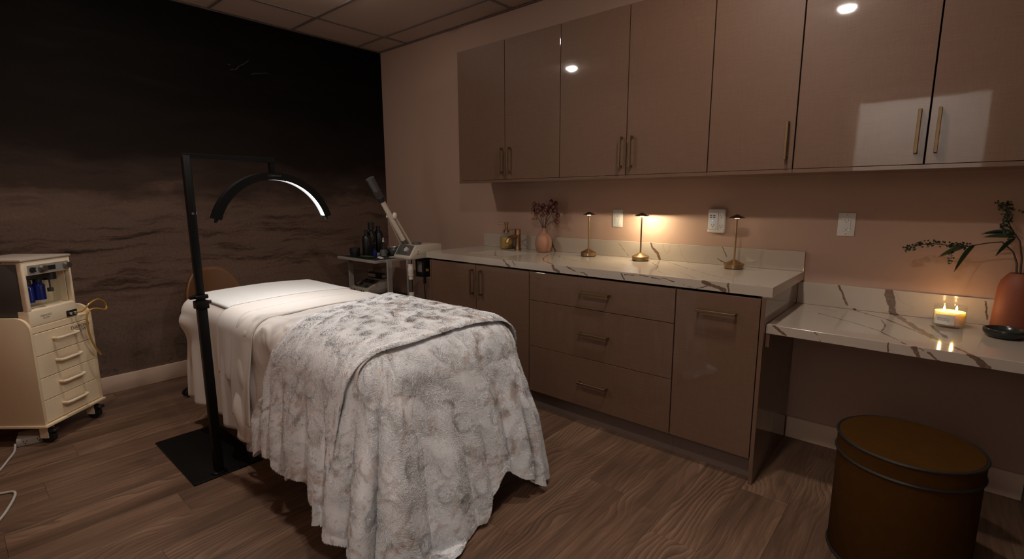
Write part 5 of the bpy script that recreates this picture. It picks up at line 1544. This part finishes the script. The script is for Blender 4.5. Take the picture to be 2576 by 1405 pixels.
# front frame round the bottle niche
MB().box(x0, x0 + mw, y0, y0 + 0.06, 0.0, 0.088, 0.008, 3).box(x0, x0 + 0.022, y0, y0 + 0.030, 0.080, mh, 0.007, 3).box(x0 + mw - 0.014, x0 + mw, y0, y0 + 0.030, 0.080, mh, 0.006, 3).box(x0 + 0.01, x0 + mw - 0.01, y0, y0 + 0.11, 0.266, mh, 0.006, 3).build('front_frame', M_CREAM2, t)
nc = MB().box(x0 + 0.0142, x0 + mw - 0.0122, y0 + 0.0605, y0 + 0.30, 0.004, 0.0795)
nc.box(x0 + 0.0142, x0 + mw - 0.0122, y0 + 0.1105, y0 + 0.30, 0.080, mh - 0.006)
nc.box(x0 + 0.0142, x0 + 0.018, y0 + 0.0305, y0 + 0.11, 0.0885, 0.2655).box(x0 + mw - 0.016, x0 + mw - 0.0122, y0 + 0.0305, y0 + 0.11, 0.0885, 0.2655)
nc.box(x0 + 0.0185, x0 + mw - 0.0165, y0 + 0.058, y0 + 0.11, 0.080, 0.092)
nc.build('niche', M_CREAM2, t, smooth=False)
MB().box(x0 + 0.002, x0 + 0.0138, y0 + 0.0305, y0 + 0.30, 0.012, mh - 0.012, 0.003).box(x0 + mw - 0.0118, x0 + mw - 0.002, y0 + 0.0305, y0 + 0.30, 0.012, mh - 0.012, 0.003).build('side_shell', M_GREYP, t)
MB().box(x0 - 0.006, x0 + mw + 0.006, y0 - 0.004, y0 + 0.31, mh + 0.0005, mh + 0.014, 0.005, 2).build('top_cover', M_BEIGE, t)
cp = MB().box(x0 + 0.030, x0 + mw - 0.016, y0 - 0.0018, y0 - 0.0002, 0.272, 0.318).build('control_strip', M_GREYL, t, smooth=False)
for xk in (0.105, 0.252):
    MB().cyl((x0 + xk, y0 - 0.002, 0.296), (x0 + xk, y0 - 0.026, 0.296), 0.0185, 0.0165, n=28).build('knob', M_STEELD, cp)
MB().box(x0 + 0.135, x0 + 0.190, y0 - 0.0026, y0 - 0.0019, 0.282, 0.306).build('display', M_BLACKP, cp, smooth=False)
MB().cyl((x0 + 0.052, y0 - 0.002, 0.295), (x0 + 0.052, y0 - 0.010, 0.295), 0.0135, n=22).cyl((x0 + 0.072, y0 - 0.002, 0.302), (x0 + 0.072, y0 - 0.004, 0.302), 0.004, n=10).cyl((x0 + 0.072, y0 - 0.002, 0.286), (x0 + 0.072, y0 - 0.004, 0.286), 0.004, n=10).build('jack', M_BLACKP, cp)
for s_, z in (('DIAMOND', 0.047), ('GLOW', 0.034)):
    text('lettering', s_, 0.0135, frameM((x0 + 0.095, y0 - 0.0003, z), (1, 0, 0), (0, 0, 1), (0, -1, 0)), M_INKG, t, 0.0002)
po = MB().box(x0 + mw - 0.074, x0 + mw - 0.006, y0 - 0.0045, y0 - 0.0002, 0.006, 0.040, 0.002, 1).build('connector_plate', M_BLACKP, t)
for xk in (0.020, 0.048):
    MB().cyl((x0 + mw - 0.074 + xk, y0 - 0.0046, 0.022), (x0 + mw - 0.074 + xk, y0 - 0.020, 0.022), 0.009, 0.006, n=16).build('hose_fitting', M_STEEL, po)
MB().box(x0 + 0.035, x0 + 0.155, y0 + 0.014, y0 + 0.095, 0.2405, 0.2655, 0.004).build('bottle_holder', M_BLACKP, t)
MB().cyl((x0 + 0.055, y0 + 0.05, 0.108), (x0 + 0.055, y0 + 0.08, 0.108), 0.013, n=18).build('drain_port', M_BLACKP, t)
MB().box(x0 + 0.028, x0 + 0.062, y0 + 0.056, y0 + 0.0605, 0.0885, 0.106).build('service_plate', M_WPLAST, t, smooth=False)
Mt = Matrix.Translation(tuple(ca @ Vector((0, 0, 0.6412)))) @ Matrix.Rotation(math.radians(42.1), 4, 'Z')
for (dx, r, zlo, lab) in ((0.058, 0.0195, 0.122, 'narrow cobalt blue bottle hanging leftmost in the machine niche'), (0.112, 0.0285, 0.128, 'wide cobalt blue bottle hanging in the middle of the machine niche')):
    loc = Mt @ Vector((x0 + dx, y0 + 0.036, zlo))
    b_ = thing('serum_bottle', lab, 'bottle', tuple(loc), math.radians(42.1), 'bottles in the machine niche')
    MB().lathe([(0, 0), (r, 0), (r, 0.078), (r * 0.6, 0.092), (0, 0.092)], 26).build('body', M_BLUE, b_)
    MB().lathe([(0, 0.0925), (r * 0.66, 0.0925), (r * 0.66, 0.112), (0, 0.112)], 22).build('cap', M_BLACKP, b_)
loc = Mt @ Vector((x0 + 0.198, y0 + 0.050, 0.102))
b_ = thing('waste_bottle', 'clear glass bottle hanging on the right of the machine niche', 'bottle', tuple(loc), math.radians(42.1), 'bottles in the machine niche')
MB().lathe([(0, 0), (0.034, 0), (0.039, 0.005), (0.039, 0.108), (0.028, 0.120), (0.028, 0.122)], 30).build('glass', M_GLASS, b_)
MB().lathe([(0, 0.1225), (0.032, 0.1225), (0.032, 0.1575), (0, 0.1575)], 26).build('cap', M_BLACKP, b_)
MB().cyl((0, 0, 0.06), (0, 0, 0.122), 0.004, n=10).lathe([(0, 0.055), (0.014, 0.055), (0.014, 0.075), (0, 0.075)], 18).build('float', M_GREYP, b_)

# amber vacuum hose
Cc = lambda x, yv, z: ca @ Vector((x, yv, z))
def smooth_path(pts, n=10):
    P = [Vector(p) for p in pts]; out = []
    for i in range(len(P) - 1):
        a, b, c_, d_ = P[max(i - 1, 0)], P[i], P[i + 1], P[min(i + 2, len(P) - 1)]
        for k in range(n):
            s = k / n
            out.append(0.5 * ((2 * b) + (c_ - a) * s + (2 * a - 5 * b + 4 * c_ - d_) * s * s + (3 * b - a - 3 * c_ + d_) * s ** 3))
    out.append(P[-1]); return out
hp = [Cc(0.282, -0.012, 0.663), Cc(0.292, -0.035, 0.672), Cc(0.325, -0.05, 0.705), Cc(0.395, -0.04, 0.715), Cc(0.45, -0.03, 0.69), Cc(0.465, -0.03, 0.655), Cc(0.43, -0.045, 0.645),
      Cc(0.37, -0.055, 0.665), Cc(0.315, -0.06, 0.672), Cc(0.290, -0.055, 0.645), Cc(0.290, -0.05, 0.59), Cc(0.302, -0.045, 0.52), Cc(0.33, -0.040, 0.45), Cc(0.372, -0.034, 0.385)]
o = MB().tube(smooth_path(hp), 0.0052, 10).build('vacuum_hose', M_HOSE)
tag(o, 'looped amber vacuum hose hanging from the machine over the cart drawers', 'hose')

# power strip and cords
t = thing('power_strip', 'white power strip on the floor beside the cart caster', 'power strip', (-2.752, -0.568, 0.0004), math.radians(-9))
ps = MB().box(-0.035, 0.092, 0.0, 0.13, 0.0, 0.042, 0.006, 2).build('body', M_CORD, t)
for x in (0.0, 0.055):
    MB().box(x - 0.008, x - 0.0055, -0.0006, 0.0002, 0.020, 0.030).box(x + 0.0055, x + 0.008, -0.0006, 0.0002, 0.020, 0.030).cyl((x, -0.0006, 0.014), (x, 0.0002, 0.014), 0.003, n=10).build('socket_slots', M_SLOT, ps, smooth=False)
o = MB().tube(smooth_path([(-2.790, -0.560, 0.02), (-2.80, -0.625, 0.006), (-2.83, -0.72, 0.006), (-2.87, -0.83, 0.006), (-2.92, -0.88, 0.006), (-3.0, -0.95, 0.006), (-3.02, -1.06, 0.006), (-2.93, -1.08, 0.006),
                          (-2.875, -1.10, 0.006), (-2.842, -1.12, 0.006), (-2.838, -1.16, 0.006), (-2.86, -1.25, 0.006), (-2.90, -1.36, 0.006), (-2.98, -1.5, 0.006)]), 0.0052, 8).build('extension_cord', M_CORD)
tag(o, 'white extension cord kinked across the floor at the left edge', 'cord')
